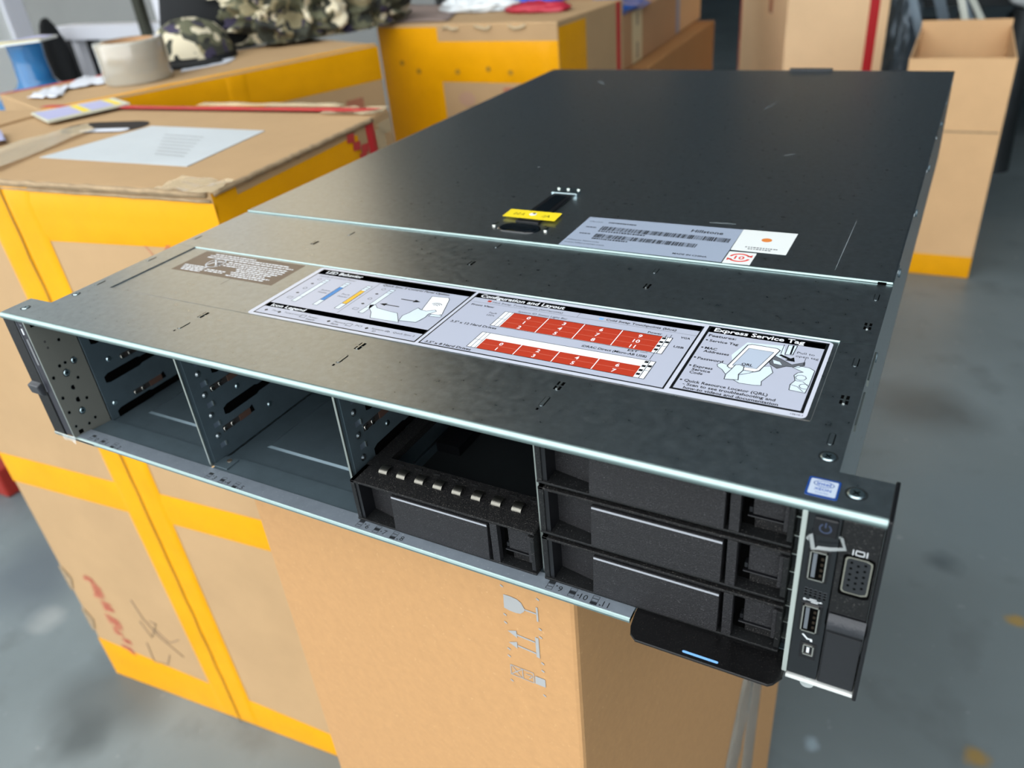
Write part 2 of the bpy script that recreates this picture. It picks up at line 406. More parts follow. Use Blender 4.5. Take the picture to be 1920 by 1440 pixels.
# ---- rear lid
ZL = 1.2
mb = MB(); mb.box(CL-.3, CRr+.3, YS, D, -.8, ZL, STEEL); lid = mb.build('rear_lid', SV, bevel=1.0, seg=3)
mb = MB(); mb.box(CL-.3, CRr+.3, YS-.3, YS+1.5, -.6, ZL+.08, STEELHI); mb.build('lid_highlight_strip', SV, bevel=.9, seg=3)  # strip added over the lid edge, with the softened highlight in its colour
mb = MB(); mb.box(304, 348.5, D-1, D+3, -6, 3.3, BLKSM); mb.build('rear_catch', SV, bevel=1.5)
mb = MB()
mb.box(456.5, 460.5, YS-1.5, YS+.3, .02, .9, DARKHOLE); mb.build('lid_notch', SV)
# lid latch: dark cup, black lever, yellow label, silver hinge
lt = MB(); lt.poly(stadium((240.4, 204.8), 30, 15, 0, ZL+.05, 0, 14), BLKSM)
prof_pts = stadium((240.4, 204.8), 30, 15, 0, ZL+.05, 0, 14)
lt = MB()
cup = []
for sc_, z_ in ((1.0, ZL+.05), (.96, ZL+.7), (.86, ZL+.9), (.7, ZL+.25), (.3, ZL+.1)):
    cup.append([Vector((240.4+(p[0]-240.4)*sc_, 204.8+(p[1]-204.8)*sc_, z_)) for p in prof_pts] + [Vector((240.4+(prof_pts[0][0]-240.4)*sc_, 204.8+(prof_pts[0][1]-204.8)*sc_, z_))])
lt.grid(cup, GLOSSBLK)
lt.poly([p for p in cup[-1][:-1]], GLOSSBLK)
latch = lt.build('lid_latch_cup', SV)
lt = MB()
lt.extr([(232.8, 214, ZL), (249.8, 214, ZL), (248.6, 277, ZL), (233.4, 277, ZL)], (0, 0, 1.6), BLKSM)
lt.poly([(236, 225, ZL+1.63), (246.5, 225, ZL+1.63), (246, 268, ZL+1.63), (236.5, 268, ZL+1.63)], GLOSSBLK)
lt.build('lid_latch_lever', SV, bevel=.5)
lt = MB(); lt.extr([(231.5, 272, ZL), (251, 272, ZL), (251, 279, ZL), (247.5, 284, ZL), (234.5, 284, ZL), (231.5, 279, ZL)], (0, 0, 2.1), SCREWM)
for x in (233.6, 241, 249): lt.cyl((x, 281, ZL+2.1), 1.6, (0, 0, .9), SILVER, n=12)
lt.build('lid_latch_hinge', SV, bevel=.4)
for x in (221.6, 259): 
    q = MB(); q.cyl((x, 206, ZL), 1.6, (0, 0, .9), SILVER, n=12); q.box(x-1, x+1, 206, 211, ZL, ZL+.6, SILVER); q.build('lid_latch_rivet', SV)
lt = MB(); lt.extr([(220.6, 219.3, ZL+1.7), (259.2, 218.8, ZL+1.7), (258, 233.3, ZL+1.7), (220, 233.1, ZL+1.7)], (0, 0, .15), YELLAB)
text(lt, '0-0 A', (226, 223.5, ZL+1.87), INK, x1=8, h=5); text(lt, '/|A', (247, 223.5, ZL+1.87), INK, x1=6, h=4.5)
lt.cyl((239.5, 227, ZL+1.86), 2.6, (0, 0, .03), INKWHITE, n=12); lt.cyl((239.8, 228.5, ZL+1.9), 1.1, (0, 0, .1), INK, n=10)
lt.build('yellow_label', SV)['label'] = 'yellow warning label across the black lid latch'

SCUFF = mat('pale_scuff', (190, 200, 204), .6, alpha=.22)
for (pa_, pb_c, w_) in (((1212, 158), (1246, 162), 1.6), ((1120, 152), (1136, 158), 3), ((1430, 206), (1458, 192), 1.5), ((1470, 292), (1492, 288), 2), ((1566, 506), (1606, 414), .6), ((1330, 417), (1380, 420), 2.2), ((1008, 312), (1013, 314), 1.4), ((880, 600), (905, 606), .8), ((1655, 148), (1720, 150), 1.2)):
    a_, b_ = at_z(*pa_, ZL+.03), at_z(*pb_c, ZL+.03); d_ = (b_-a_); n_ = Vector((-d_.y, d_.x, 0)).normalized()*w_/2
    if a_.y < YS: continue
    MB().poly([a_-n_*.3, a_+d_*.5-n_, b_-n_*.4, b_+n_*.3, a_+d_*.4+n_, a_+n_*.4], SCUFF).build('scuff_mark', SV)

# ---- serial label on the lid
zz = ZL+.05
lb = MB(); lb.extr([(276.9, 187.0, ZL), (376, 187.6, ZL), (375.4, 239, ZL), (276.6, 236.4, ZL)], (0, 0, .06), LIDLAB)
zt = ZL+.09
text(lb, 'Model:', (279.8, 228.2, zt), INK, x1=9, h=1.7); text(lb, 'SG6K-X5000', (292.5, 228.4, zt), INK, x1=18, h=2.1, bold=True) if False else None
def dashes(mb_, x0, x1, y, h, z, m, seed=1, lo=.5, hi=1.6):
    rnd = random.Random(seed); x = x0
    while x < x1:
        w_ = rnd.uniform(lo, hi); 
        mb_.poly([(x, y, z), (min(x+w_, x1), y, z), (min(x+w_, x1), y+h, z), (x, y+h, z)], m); x += w_+rnd.uniform(lo*.35, lo*.9)
dashes(lb, 292.5, 311, 228.6, 1.7, zt, INK, 3)
dashes(lb, 281.0, 288, 218.6, 1.4, zt, INK, 4); dashes(lb, 281.5, 288.5, 207.6, 1.4, zt, INK, 5)
def barcode(x0, x1, y, h, seed):
    rnd = random.Random(seed); x = x0
    while x < x1:
        w_ = rnd.choice((.3, .3, .6, .9)); lb.poly([(x, y, zt), (x+w_, y, zt), (x+w_, y+h, zt), (x, y+h, zt)], INK); x += w_+rnd.choice((.3, .3, .6))
barcode(291.3, 372.6, 216, 6.5, 11); barcode(292.3, 356, 203.5, 6, 12)
dashes(lb, 291.5, 322, 213.2, 1.8, zt, INK, 6, .8, 1.6); dashes(lb, 292.5, 316, 200.8, 1.8, zt, INK, 7, .8, 1.6)
text(lb, 'Hillstone', (346.5, 227.4, zt), INK, x1=19.5, h=4.4, bold=True)
text(lb, 'Hillstone Networks', (278.5, 195.6, zt), INK, x1=21, h=2.0); text(lb, 'www.hillstonenet.com', (278.3, 191.6, zt), INK, x1=26, h=2.0)
text(lb, 'MADE IN CHINA', (346.7, 191.3, zt), INK, x1=20, h=2.0, bold=True)
lb.build('serial_label', SV)
lb = MB(); lb.extr([(376.3, 206.7, ZL), (406.8, 207, ZL), (406.8, 240, ZL), (375.5, 239.2, ZL)], (0, 0, .12), WHITELAB)
lb.cyl((392.2, 225.5, ZL+.12), 3.0, (0, 0, .03), ORANGE, n=16)
dashes(lb, 383, 401, 212, 1.3, ZL+.15, INKGREY, 8, .8, 1.6); dashes(lb, 385, 398, 209.6, 1.2, ZL+.15, INKGREY, 9, .8, 1.6)
lb.build('white_square_sticker', SV)
lb = MB(); lb.extr([(376.7, 187, ZL), (391.6, 188, ZL), (391.5, 204.6, ZL), (376.5, 203.9, ZL)], (0, 0, .12), WHITELAB)
def ring(mb_, c, r0, r1, a0, a1, m, n=20, z=0, sx=1.0):
    pts = [Vector((c[0]+sx*r0*math.cos(a0+(a1-a0)*i/n), c[1]+r0*math.sin(a0+(a1-a0)*i/n), z)) for i in range(n+1)]
    pt2 = [Vector((c[0]+sx*r1*math.cos(a0+(a1-a0)*i/n), c[1]+r1*math.sin(a0+(a1-a0)*i/n), z)) for i in range(n+1)]
    mb_.grid([pts, pt2], m, False)
ring(lb, (384, 196), 4.6, 6.0, .5, 2.95, REDINK, z=ZL+.16); ring(lb, (384, 196), 4.6, 6.0, 3.6, 6.1, REDINK, z=ZL+.16)
lb.poly([(390.4, 197.6, ZL+.16), (387.6, 198.8, ZL+.16), (390.2, 201.2, ZL+.16)], REDINK); lb.poly([(377.6, 194.6, ZL+.16), (380.4, 193.4, ZL+.16), (377.8, 191, ZL+.16)], REDINK)
text(lb, '10', (384, 193.8, ZL+.16), REDINK, x1=5.4, h=4.6, center=True, bold=True)
lb.build('red_ring_sticker', SV)

# ---- big information sticker in the recess
Z0 = -.62
st = MB()
def rrect(x0, x1, y0, y1, r, z):
    pts = []
    for cx, cy, a in ((x1-r, y1-r, 0), (x0+r, y1-r, 90), (x0+r, y0+r, 180), (x1-r, y0+r, 270)):
        for k in range(5):
            t = math.radians(a+k*22.5); pts.append((cx+r*math.cos(t), cy+r*math.sin(t), z))
    return pts
st.extr(rrect(149.6, 446.8, 51.0, 116.6, 2.5, Z0-.06), (0, 0, .12), STKWHITE)
z1, z2, z3, z4 = Z0+.09, Z0+.12, Z0+.15, Z0+.18
def fr(x0, x1, y0, y1, t):                           # black frame filled with the panel tint
    st.poly([(x0, y0, z1), (x1, y0, z1), (x1, y1, z1), (x0, y1, z1)], INK)
    st.poly([(x0+t, y0+t, z2), (x1-t, y0+t, z2), (x1-t, y1-t, z2), (x0+t, y1-t, z2)], STKPANEL)
def R4(x0, x1, y0, y1, m, z): st.poly([(x0, y0, z), (x1, y0, z), (x1, y1, z), (x0, y1, z)], m)
def Q(pts, m, z, line=0.0, lm=None):
    if line:
        cx = sum(p[0] for p in pts)/len(pts); cy = sum(p[1] for p in pts)/len(pts)
        n = len(pts)
        for i in range(n):
            Ls(pts[i], pts[(i+1) % n], line, lm or INK, z+.02)
    st.poly([(p[0], p[1], z) for p in pts], m)
def Ls(a, b, w_, m, z):
    a = Vector((a[0], a[1], z)); b = Vector((b[0], b[1], z)); d = b-a
    if d.length < 1e-6: return
    n = Vector((-d.y, d.x, 0)).normalized()*w_/2; e = d.normalized()*w_*.4
    st.poly([a-n-e, b-n+e, b+n+e, a+n-e], m)
def PL(pts, w_, m, z):
    for i in range(len(pts)-1): Ls(pts[i], pts[i+1], w_, m, z)
def arc(cx, cy, r, a0, a1, w_, m, z, n=8):
    PL([(cx+r*math.cos(math.radians(a0+(a1-a0)*i/n)), cy+r*math.sin(math.radians(a0+(a1-a0)*i/n))) for i in range(n+1)], w_, m, z)
def T(t, x, y, m, x1=None, h=2.0, bold=False, center=False): text(st, t, (x, y, z3), m, x1=x1, h=h, bold=bold, center=center)
# panel 1
fr(152.8, 261.2, 53.0, 114.3, .8); R4(152.8, 261.2, 107.6, 114.3, INK, z2); R4(152.8, 261.2, 61.6, 66.3, INK, z2)
T('LED Behavior', 158, 109.6, INKWHITE, 27, 3.4, True); T('Icon Legend', 157, 62.5, INKWHITE, 24.5, 3.0, True)
T('Standard Control Panel', 157, 104.5, INKGREY, 27, 1.9); T('Quick Sync 2 Control Panel Option', 203.8, 104.9, INK, 45, 2.1, True)
Ls((200.8, 107), (200.8, 67.5), .3, INKGREY, z3)
def strip(x, fill=None):
    Q([(x-1.6, 71.5), (x+1.6, 71.5), (x+1.6, 102), (x-1.6, 102)], STKPALE, z3, .28)
    Ls((x-1.6, 97.5), (x+1.6, 97.5), .25, INK, z4); Ls((x-1.6, 78), (x+1.6, 78), .25, INK, z4); Ls((x-.9, 99.6), (x+.9, 99.6), .5, INKGREY, z4)
    if fill: st.poly([(x-1.4, 78.2, z4), (x+1.4, 78.2, z4), (x+1.4, 95.5, z4), (x-1.4, 95.5, z4)], fill)
strip(166); strip(181.5, INKBLUE); strip(197, INKYEL); strip(213.5)
for x in (160.3, 207.5):
    for k, y in enumerate((101, 94.5, 88, 81.5, 75)):
        if k in (1, 3): st.poly([(x-1.3, y, z3), (x, y-.9, z3), (x+1.3, y, z3), (x, y+.9, z3)], INK)
        elif k == 4: PL([(x-1.6, y-1), (x+1.6, y-1), (x+1.6, y+1), (x-1.6, y+1), (x-1.6, y-1)], .3, INKGREY, z3)
        else: arc(x, y, 1.2, 0, 360, .3, INKGREY, z3)
T('System', 171.6, 88.5, INKGREY, 6.6, 1.7); T('Healthy', 171.6, 85.6, INKGREY, 6.6, 1.7); T('Fault', 187.6, 87.5, INKGREY, 5.6, 1.7); T('Detected', 186.8, 84.6, INKGREY, 6.8, 1.7)
for (xa, ya, xb) in ((218.5, 84.5, 229.5), (236.5, 93.2, 225.5)):
    Ls((xa, ya), (xb, ya), .8, INK, z3); s_ = 1 if xb > xa else -1
    st.poly([(xa-s_*1.6, ya, z3), (xa+s_*2.6, ya+1.6, z3), (xa+s_*2.6, ya-1.6, z3)], INK)
Q([(215.5, 82.5), (218.8, 79.5), (228, 78), (233.5, 77.6), (240.5, 68.6), (222.5, 68.2), (218.8, 74), (214, 78.5), (212.6, 81.5)], STKPALE, z3, .3)
Q([(240.2, 101.4), (250.4, 102.6), (251.8, 101), (257.8, 84), (256.5, 82.6), (246.2, 82.2), (244.6, 83.5)], INKWHITE, z3+.015, .35)
for r_ in (1.6, 2.8, 4.0): arc(248.5, 91, r_, 40, 140, .4, INK, z4+.01)
Q([(241, 86.5), (243.5, 85.2), (247.3, 84.6), (251.5, 87.2), (253, 86), (250.5, 82), (251, 78), (249.5, 71.5), (239.5, 70.4), (238, 76), (239.5, 80), (240.2, 84)], STKPALE, z4+.02, .35)
Q([(252, 82.3), (258.5, 82.8), (258.6, 80.8), (252, 79.8)], STKPALE, z3+.02, .3)
for i, (t, x, wd) in enumerate((('Fault', 162.5, 6), ('Temperature', 171, 13), ('Power', 188.5, 6.5), ('Supply', 188.5, 6.5), ('Memory', 206, 8), ('Bank', 206, 5), ('PCI', 220.5, 4), ('System', 231, 7.5), ('ID', 233, 2), ('Quick Sync 2', 244.5, 13.2))):
    T(t, x, 55.2 if t in ('Supply', 'Bank', 'ID') else 57.6, INK if i > 1 else INKGREY, wd, 1.6)
for x in (158.5, 168.2, 203, 228.2):
    st.poly([(x-1.2, 57.5, z3), (x, 56.4, z3), (x+1.2, 57.5, z3), (x, 58.7, z3)], INK)
for x in (185, 216.5): PL([(x-1.7, 56.5), (x+1.7, 56.5), (x+1.7, 59), (x-1.7, 59), (x-1.7, 56.5)], .3, INK, z3)
for r_ in (.9, 1.7): arc(241, 57, r_, 30, 150, .35, INK, z3)
# panel 2
fr(263.0, 388.7, 53.2, 113.6, .8); R4(263.0, 388.7, 108.2, 113.6, INK, z2)
T('Configuration and Layout', 266.3, 109.3, INKWHITE, 50, 3.5, True)
R4(273.2, 275.4, 104.9, 106.9, TERRA, z3); T('Hot Swap Touchpoints (terracotta)', 276.6, 104.6, INK, 41, 1.9)
R4(337.6, 339.9, 104.7, 106.7, BLUEBAR, z3); T('Cold Swap Touchpoints (blue)', 341.4, 104.6, INK, 36, 2.0, True)
Ls((264, 103.2), (388, 103.2), .2, INKGREY, z3); Ls((326.3, 103.2), (326.3, 108), .2, INKGREY, z3)
T('Front View', 266.5, 99.2, INK, 13.8, 1.9, True); T('System ID Status Light Bar', 294.8, 99.0, INK, 28, 1.8)
T('Fault', 280.8, 93.2, INK, 4.5, 1.6); T('LEDs', 280.8, 90.6, INK, 4.5, 1.6); T('3.5" x 12 Hard Drives', 266.3, 78.2, INK, 27, 2.1, True)
T('3.5" x 8 Hard Drives', 265.9, 54.8, INK, 26.3, 2.1, True); T('VGA', 381.4, 98.6, INK, 4.6, 1.8, True); T('USB', 381, 89.2, INK, 4.8, 1.8, True)
T('Power', 365.2, 98.9, INK, 7.2, 1.7, True); T('EST', 362.5, 79.2, INK, 5, 1.7, True); T('iDRAC Direct (Micro-AB USB)', 340.8, 76.0, INK, 32, 1.9, True)
Ls((374.6, 99.6), (374.6, 96.5), .25, INK, z4); Ls((376.8, 100.4), (376.8, 96.5), .25, INK, z4); Ls((374.8, 84), (374.8, 75), .25, INK, z4); Ls((368.5, 80), (371.8, 80.4), .25, INK, z4)
def cfg(y0, y1, ry0, ry1, rows, nums):
    Q([(288.3, y0), (378.2, y0), (378.2, y1), (288.3, y1)], INKWHITE, z3, .35)
    st.poly([(293.6, ry0, z3+.02), (373.2, ry0, z3+.02), (373.2, ry1, z3+.02), (293.6, ry1, z3+.02)], TERRA)
    Ls((290.6, y0), (290.6, y1), .25, INK, z4+.01); Ls((292.8, y0), (292.8, y1), .25, INK, z4+.01)
    Ls((288.3, (y0+y1)/2), (292.8, (y0+y1)/2), .25, INK, z4+.01)
    Ls((375.8, y0), (375.8, y1), .3, INK, z4+.01)
    hgt = y1-y0
    for fx, fy in ((374.4, .9), (374.4, .66), (374.4, .42), (374.4, .2), (377, .7)):
        st.poly([(fx-.9, y0+fy*hgt-.8, z4+.01), (fx+.9, y0+fy*hgt-.8, z4+.01), (fx+.9, y0+fy*hgt+.9, z4+.01), (fx-.9, y0+fy*hgt+.9, z4+.01)], INK)
    Ls((375.8, y0+hgt*.45), (378.2, y0+hgt*.45), .25, INK, z4+.01)
    cw = (373.2-293.6)/4; rh = (ry1-ry0)/rows
    for c in range(1, 4): Ls((293.6+c*cw, ry0+.2), (293.6+c*cw, ry1-.2), .5, INKWHITE, z4)
    for r_ in range(1, rows): Ls((293.8, ry0+r_*rh), (373, ry0+r_*rh), .16, mat('terracotta_line', (214, 130, 110), .4), z4)
    for c in range(4):
        for r_ in range(len(nums[c])):
            text(st, nums[c][r_], (293.6+(c+.5)*cw, ry1-(r_+1)*rh+rh*.2, z4+.01), INKWHITE, h=rh*.56, center=True, bold=True)
cfg(81.3, 97.6, 81.6, 97.4, 3, [['0', '1', '2'], ['3', '4', '5'], ['6', '7', '8'], ['9', '10', '11']])
cfg(58.0, 73.8, 58.2, 68.0, 2, [['0', '1'], ['2', '3'], ['4', '5'], ['6', '7']])
# panel 3
fr(390.6, 445.2, 54.6, 115.0, 1.3); R4(390.6, 445.2, 109.0, 115.0, INK, z2)
T('Express Service Tag', 394, 110.4, INKWHITE, 41, 3.6, True)
T('Features:', 393, 104.8, INK, 12.8, 2.2, True)
for t, x, y, l in (('Service Tag', 394.7, 100, 13.3), ('MAC', 394.7, 92.6, 5.5), ('Addresses', 394.9, 89.6, 11.6), ('Password', 394.3, 82.6, 11.4), ('Express', 394.6, 75.2, 8.6), ('Service', 394.8, 72.3, 8.2), ('Code', 394.6, 69.6, 5.8),
                   ('Quick Resource Locator (QRL)', 394.6, 62.2, 35, ), ('- Scan to see troubleshooting and', 394.9, 59.3, 38.4), ('how-to videos and documentation', 396, 56.4, 39)):
    T(t, x, y, INK, l, 2.1, True)
for x, y in ((393.4, 101), (393.4, 93.6), (393, 83.7), (393.2, 76.2), (393.2, 63.2)): st.cyl((x, y, z3), .55, (0, 0, .02), INK, n=8)
T('Pull to', 433.6, 101.4, INK, 7.4, 1.9); T('open tag', 433.6, 98.3, INK, 9.6, 1.9); T('12610-1', 440.7, 52.2, INK, 4.6, 1.2)
st.poly([(407.5, 91, z3), (411.2, 104.5, z3), (427.5, 106.5, z3), (429, 97, z3), (424, 90, z3), (412, 76, z3)], STKPALE)
PL([(427, 107.5), (427.2, 99)], .3, INK, z4); Q([(428.8, 108), (432.5, 108.4), (432.2, 99.5), (429, 98.8)], STKPALE, z3, .35); Ls((431, 108), (431.2, 100), .8, INK, z4)
Q([(421.5, 97.5), (424.6, 96.8), (433.5, 90.8), (438.3, 94.5), (438.6, 91.6), (436.5, 89.4), (431.5, 88.5), (428.4, 85.6), (425, 88)], INKGREY, z3+.01, .3)
Q([(425, 92.6), (428.4, 91.6), (430, 88.9), (426.2, 89.3)], STKPALE, z4, .15)
Ls((427.6, 97.6), (431, 95.7), 1.5, INK, z4); st.poly([(430, 93.8, z4), (434.2, 93.6, z4), (433.2, 97.4, z4)], INK)
Ls((438, 98), (438, 92), .2, INK, z4)
# phone with hand
Q([(405.2, 82.6), (403.9, 80.6), (404.6, 78.8), (407, 77), (409, 74.2), (412.5, 71), (416.5, 68.4), (423, 68.8), (425.4, 69.6), (424.8, 72.8), (427.6, 81.4), (425.6, 86.6), (422, 85), (408.8, 81.6)], STKPALE, z3+.02, .3)
phone = [(413.6, 103.2), (424.8, 103), (426.4, 101.6), (421.9, 80.9), (420.4, 79.5), (409.6, 79.3), (408.3, 80.6), (412, 102)]
Q(phone, INKWHITE, z4+.02, .45)
Q([(413.2, 99.2), (424.2, 99), (420.5, 82.3), (410.2, 82.0)], XWHITE, z4+.045, .22)
text(st, 'QRL', (413.6, 83.4, z4+.08), INK, x1=4.8, h=2.2, bold=True)
thumb = [(411.4, 82.6), (413.2, 83.4), (415.2, 82.2), (415.6, 79), (414.6, 75.2), (415.6, 70.6), (410, 69.4), (409.6, 73.4), (410.6, 78)]
Q(thumb, STKPALE, z4+.09, .35); PL([(414.8, 74.8), (418.6, 77.8), (422.4, 81.6)], .3, INK, z4+.1)
# pulling hand
Q([(434.4, 88.6), (436.2, 90.8), (441, 90.4), (443.4, 88.6), (443.4, 76), (443, 69.6), (436.6, 70), (436.2, 74.4), (437.4, 78.2), (436.2, 82.2), (437.2, 84.8), (439.2, 86)], STKPALE, z3+.02, .32)
arc(439.2, 81.2, 2.2, 0, 360, .3, INK, z4); arc(441.8, 74.6, 2.0, 60, 300, .3, INK, z4); PL([(437.4, 78.2), (440.6, 78.2), (443.2, 75.4)], .3, INK, z4); PL([(436.2, 74.4), (439.2, 73.6), (442, 70.4)], .3, INK, z4)
st.build('information_sticker', SV)['label'] = 'wide white instruction sticker with red drive layout diagrams'
# brown warning label
st = MB(); R4(51, 137, 84.5, 115.5, BROWNLAB, Z0+.03)
rnd = random.Random(5)
for k, (x0, x1, y) in enumerate([(62, 98, 112.2), (60, 128, 109.6), (60, 134, 107)] + [(82, 132, 104-2.5*i) for i in range(3)] + [(96+2*(i % 2), 130-3*(i % 3), 96.6-2.3*i) for i in range(5)] + [(54+i, 74, 93-2.1*i) for i in range(4)] + [(76, 92, 91-2.1*i) for i in range(2)]):
    dashes(st, x0, x1, y, 1.15, Z0+.06, INKWHITE, k+20, 1.0, 4.0)
arc(74, 101, 6.3, 0, 360, .9, INKWHITE, Z0+.07, 24); Ls((69.5, 105.4), (78.5, 96.6), .8, INKWHITE, Z0+.07); PL([(70, 97.6), (73, 103.6), (78, 103.8)], .9, INKWHITE, Z0+.07); arc(75.5, 100, 2.2, -60, 120, 1.0, INKWHITE, Z0+.07)
for y in (76,):
    Ls((104, y), (104, y+9), .5, PRESS, Z0+.06)
st.build('warning_label', SV)
# processor badge
st = MB(); st.extr(rrect(454.9, 465.5, 4.6, 15.2, .8, .02), (0, 0, .12), XBLUE); st.poly(rrect(455.7, 464.7, 5.6, 14.3, .6, .16), XWHITE)
st_ring = [(460.2+3.3*math.cos(t*math.pi/12), 11.9+1.6*math.sin(t*math.pi/12)) for t in range(25)]
PL(st_ring, .3, XINK, .18); text(st, 'intel', (460.2, 11.2, .18), XINK, x1=4.6, h=1.7, center=True, bold=True)
text(st, 'XEON', (460.2, 8.2, .18), XINK, x1=5.6, h=1.35, center=True, bold=True); text(st, 'inside', (460.2, 6.6, .18), XINK, x1=4.2, h=.8, center=True)
st.build('processor_badge', SV)['label'] = 'small blue and white processor badge'

# ---- chassis shell
mb = MB()
mb.box(CRr-1.2, CRr, ER, D, -86.8, -1.4, STEEL); mb.box(CL, CL+1.2, ER, D, -86.8, -1.4, STEEL)
mb.box(CL, CRr, ER, D, -86.8, -86.0, STEEL); mb.box(CL, CRr, D-1.2, D, -86.8, -.8, STEELIN)
mb.box(CL+1.2, CRr-1.2, 205, 207, -86, -1.4, DARKMET)                 # backplane behind the bays
mb.build('chassis_shell', SV)
for y in (60, 96): MB().box(CRr, CRr+.9, y, y+26, -8, -5, EDGE).build('side_rib', SV)
for y in (130, 230, 330, 430, 560): MB().cyl((CRr, y, -12), 2.4, (1.0, 0, 0), STEELIN, n=14).build('rail_stud', SV)
for y in (210, 300, 392, 480, 600, 680): MB().box(CRr, CRr+.5, y, y+7, -4, -2, STEEL).build('side_tab', SV)

# ---- bay floor with its numbered front sill
mb = MB()
def prof_floor(x0, x1, prof, m):
    mb.grid([[Vector((x, y, z)) for x in (x0, x1)] for y, z in prof], m, False)
prof_floor(20.9, 393, [(0, -86.2), (0, -85.2), (.35, -84.3), (1.0, -84)], STEELHI); prof_floor(20.9, 393, [(1.0, -84), (10.4, -84)], SILL)
mb.box(22, 393, .5, 10.4, -86.2, -84.35, STEELIN)
mb.poly([(393, 0, -84.1), (393, 0, -86.2), (393, 6, -86.2), (393, 6, -84.1)], EDGE)
mb.build('numbered_sill', SV)
mb = MB()
mb.box(0.5, 40, 0, .8, -86.8, -84.6, EDGE); mb.build('lower_front_edge', SV, bevel=.3)
mb = MB()
for x0, x1 in ((20.9, 131), (132.4, 240.4), (241.8, 347.6), (349, 456)):
    a, b = max(x0, 27)+17, x1-12
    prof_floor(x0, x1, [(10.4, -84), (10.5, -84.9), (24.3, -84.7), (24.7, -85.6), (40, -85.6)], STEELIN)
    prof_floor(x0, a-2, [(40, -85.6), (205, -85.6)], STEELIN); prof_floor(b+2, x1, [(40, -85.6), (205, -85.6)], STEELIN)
    mb.grid([[Vector((a-2, 40, -85.6)), Vector((a+1, 40, -85.6)), Vector((b-1, 40, -85.6)), Vector((b+2, 40, -85.6))],
             [Vector((a-2, 41.2, -85.6)), Vector((a+1, 41.0, -84.3)), Vector((b-1, 41.0, -84.3)), Vector((b+2, 41.2, -85.6))],
             [Vector((a-2, 205, -85.6)), Vector((a+1, 205, -84.3)), Vector((b-1, 205, -84.3)), Vector((b+2, 205, -85.6))]], STEELIN, False)
mb.build('bay_floor', SV)
ST_INK = mat('sill_black_ink', (28, 32, 36), .5)
for base in (33.6, 137.2, 245.4, 353.6):
    lm = MB(); i0 = {33.6: 0, 137.2: 3, 245.4: 6, 353.6: 9}[base]
    for k in range(3):
        x = base+k*10.9; y = 3.6-.3*k+(.6 if base > 200 else 0)
        for r_ in range(3):
            fill = r_ == (2-k)
            y0 = y-2+r_*1.75
            if fill: lm.poly([(x-1.6, y0, -83.95), (x+1.6, y0, -83.95), (x+1.6, y0+1.6, -83.95), (x-1.6, y0+1.6, -83.95)], ST_INK)
            else:
                for (xa, xb, ya, yb) in ((x-1.6, x+1.6, y0, y0+.18), (x-1.6, x+1.6, y0+1.42, y0+1.6), (x-1.6, x-1.4, y0, y0+1.6), (x+1.4, x+1.6, y0, y0+1.6)):
                    lm.poly([(xa, ya, -83.95), (xb, ya, -83.95), (xb, yb, -83.95), (xa, yb, -83.95)], ST_INK)
        yt = y+(1.2-1.2*k)
        lm.poly([(x+2.6, yt-.5, -83.95), (x+3.6, yt, -83.95), (x+2.6, yt+.5, -83.95)], ST_INK)
        text(lm, str(i0+k), (x+4.0, y-1.5, -83.95), ST_INK, h=3.3)
    lm.build('bay_numbers', SV)

# ---- bay dividers and their fittings
def divider(x, first=False):
    mb = MB(); y0 = 12.0
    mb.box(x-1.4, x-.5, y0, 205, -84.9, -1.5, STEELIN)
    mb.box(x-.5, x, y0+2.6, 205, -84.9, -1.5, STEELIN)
    dv = mb.build('bay_divider', SV)
    e = MB(); e.box(x-1.6, x-.3, y0-.4, y0+.5, -84.4, -1.5, EDGE); e.build('divider_edge', dv)
    fittings(dv, x, 0)
    return dv
def slot_poly(x, y0, y1, zc, h, m, dx=.06):
    pts = [(x+dx, y0, zc-h*.35), (x+dx, y0+3, zc-h/2), (x+dx, y0+26, zc-h/2), (x+dx, y0+28, zc-h*.36), (x+dx, y1, zc-h*.36), (x+dx, y1, zc+h*.36), (x+dx, y0+28, zc+h*.36), (x+dx, y0+26, zc+h/2), (x+dx, y0+3, zc+h/2), (x+dx, y0, zc+h*.3)]
    return pts
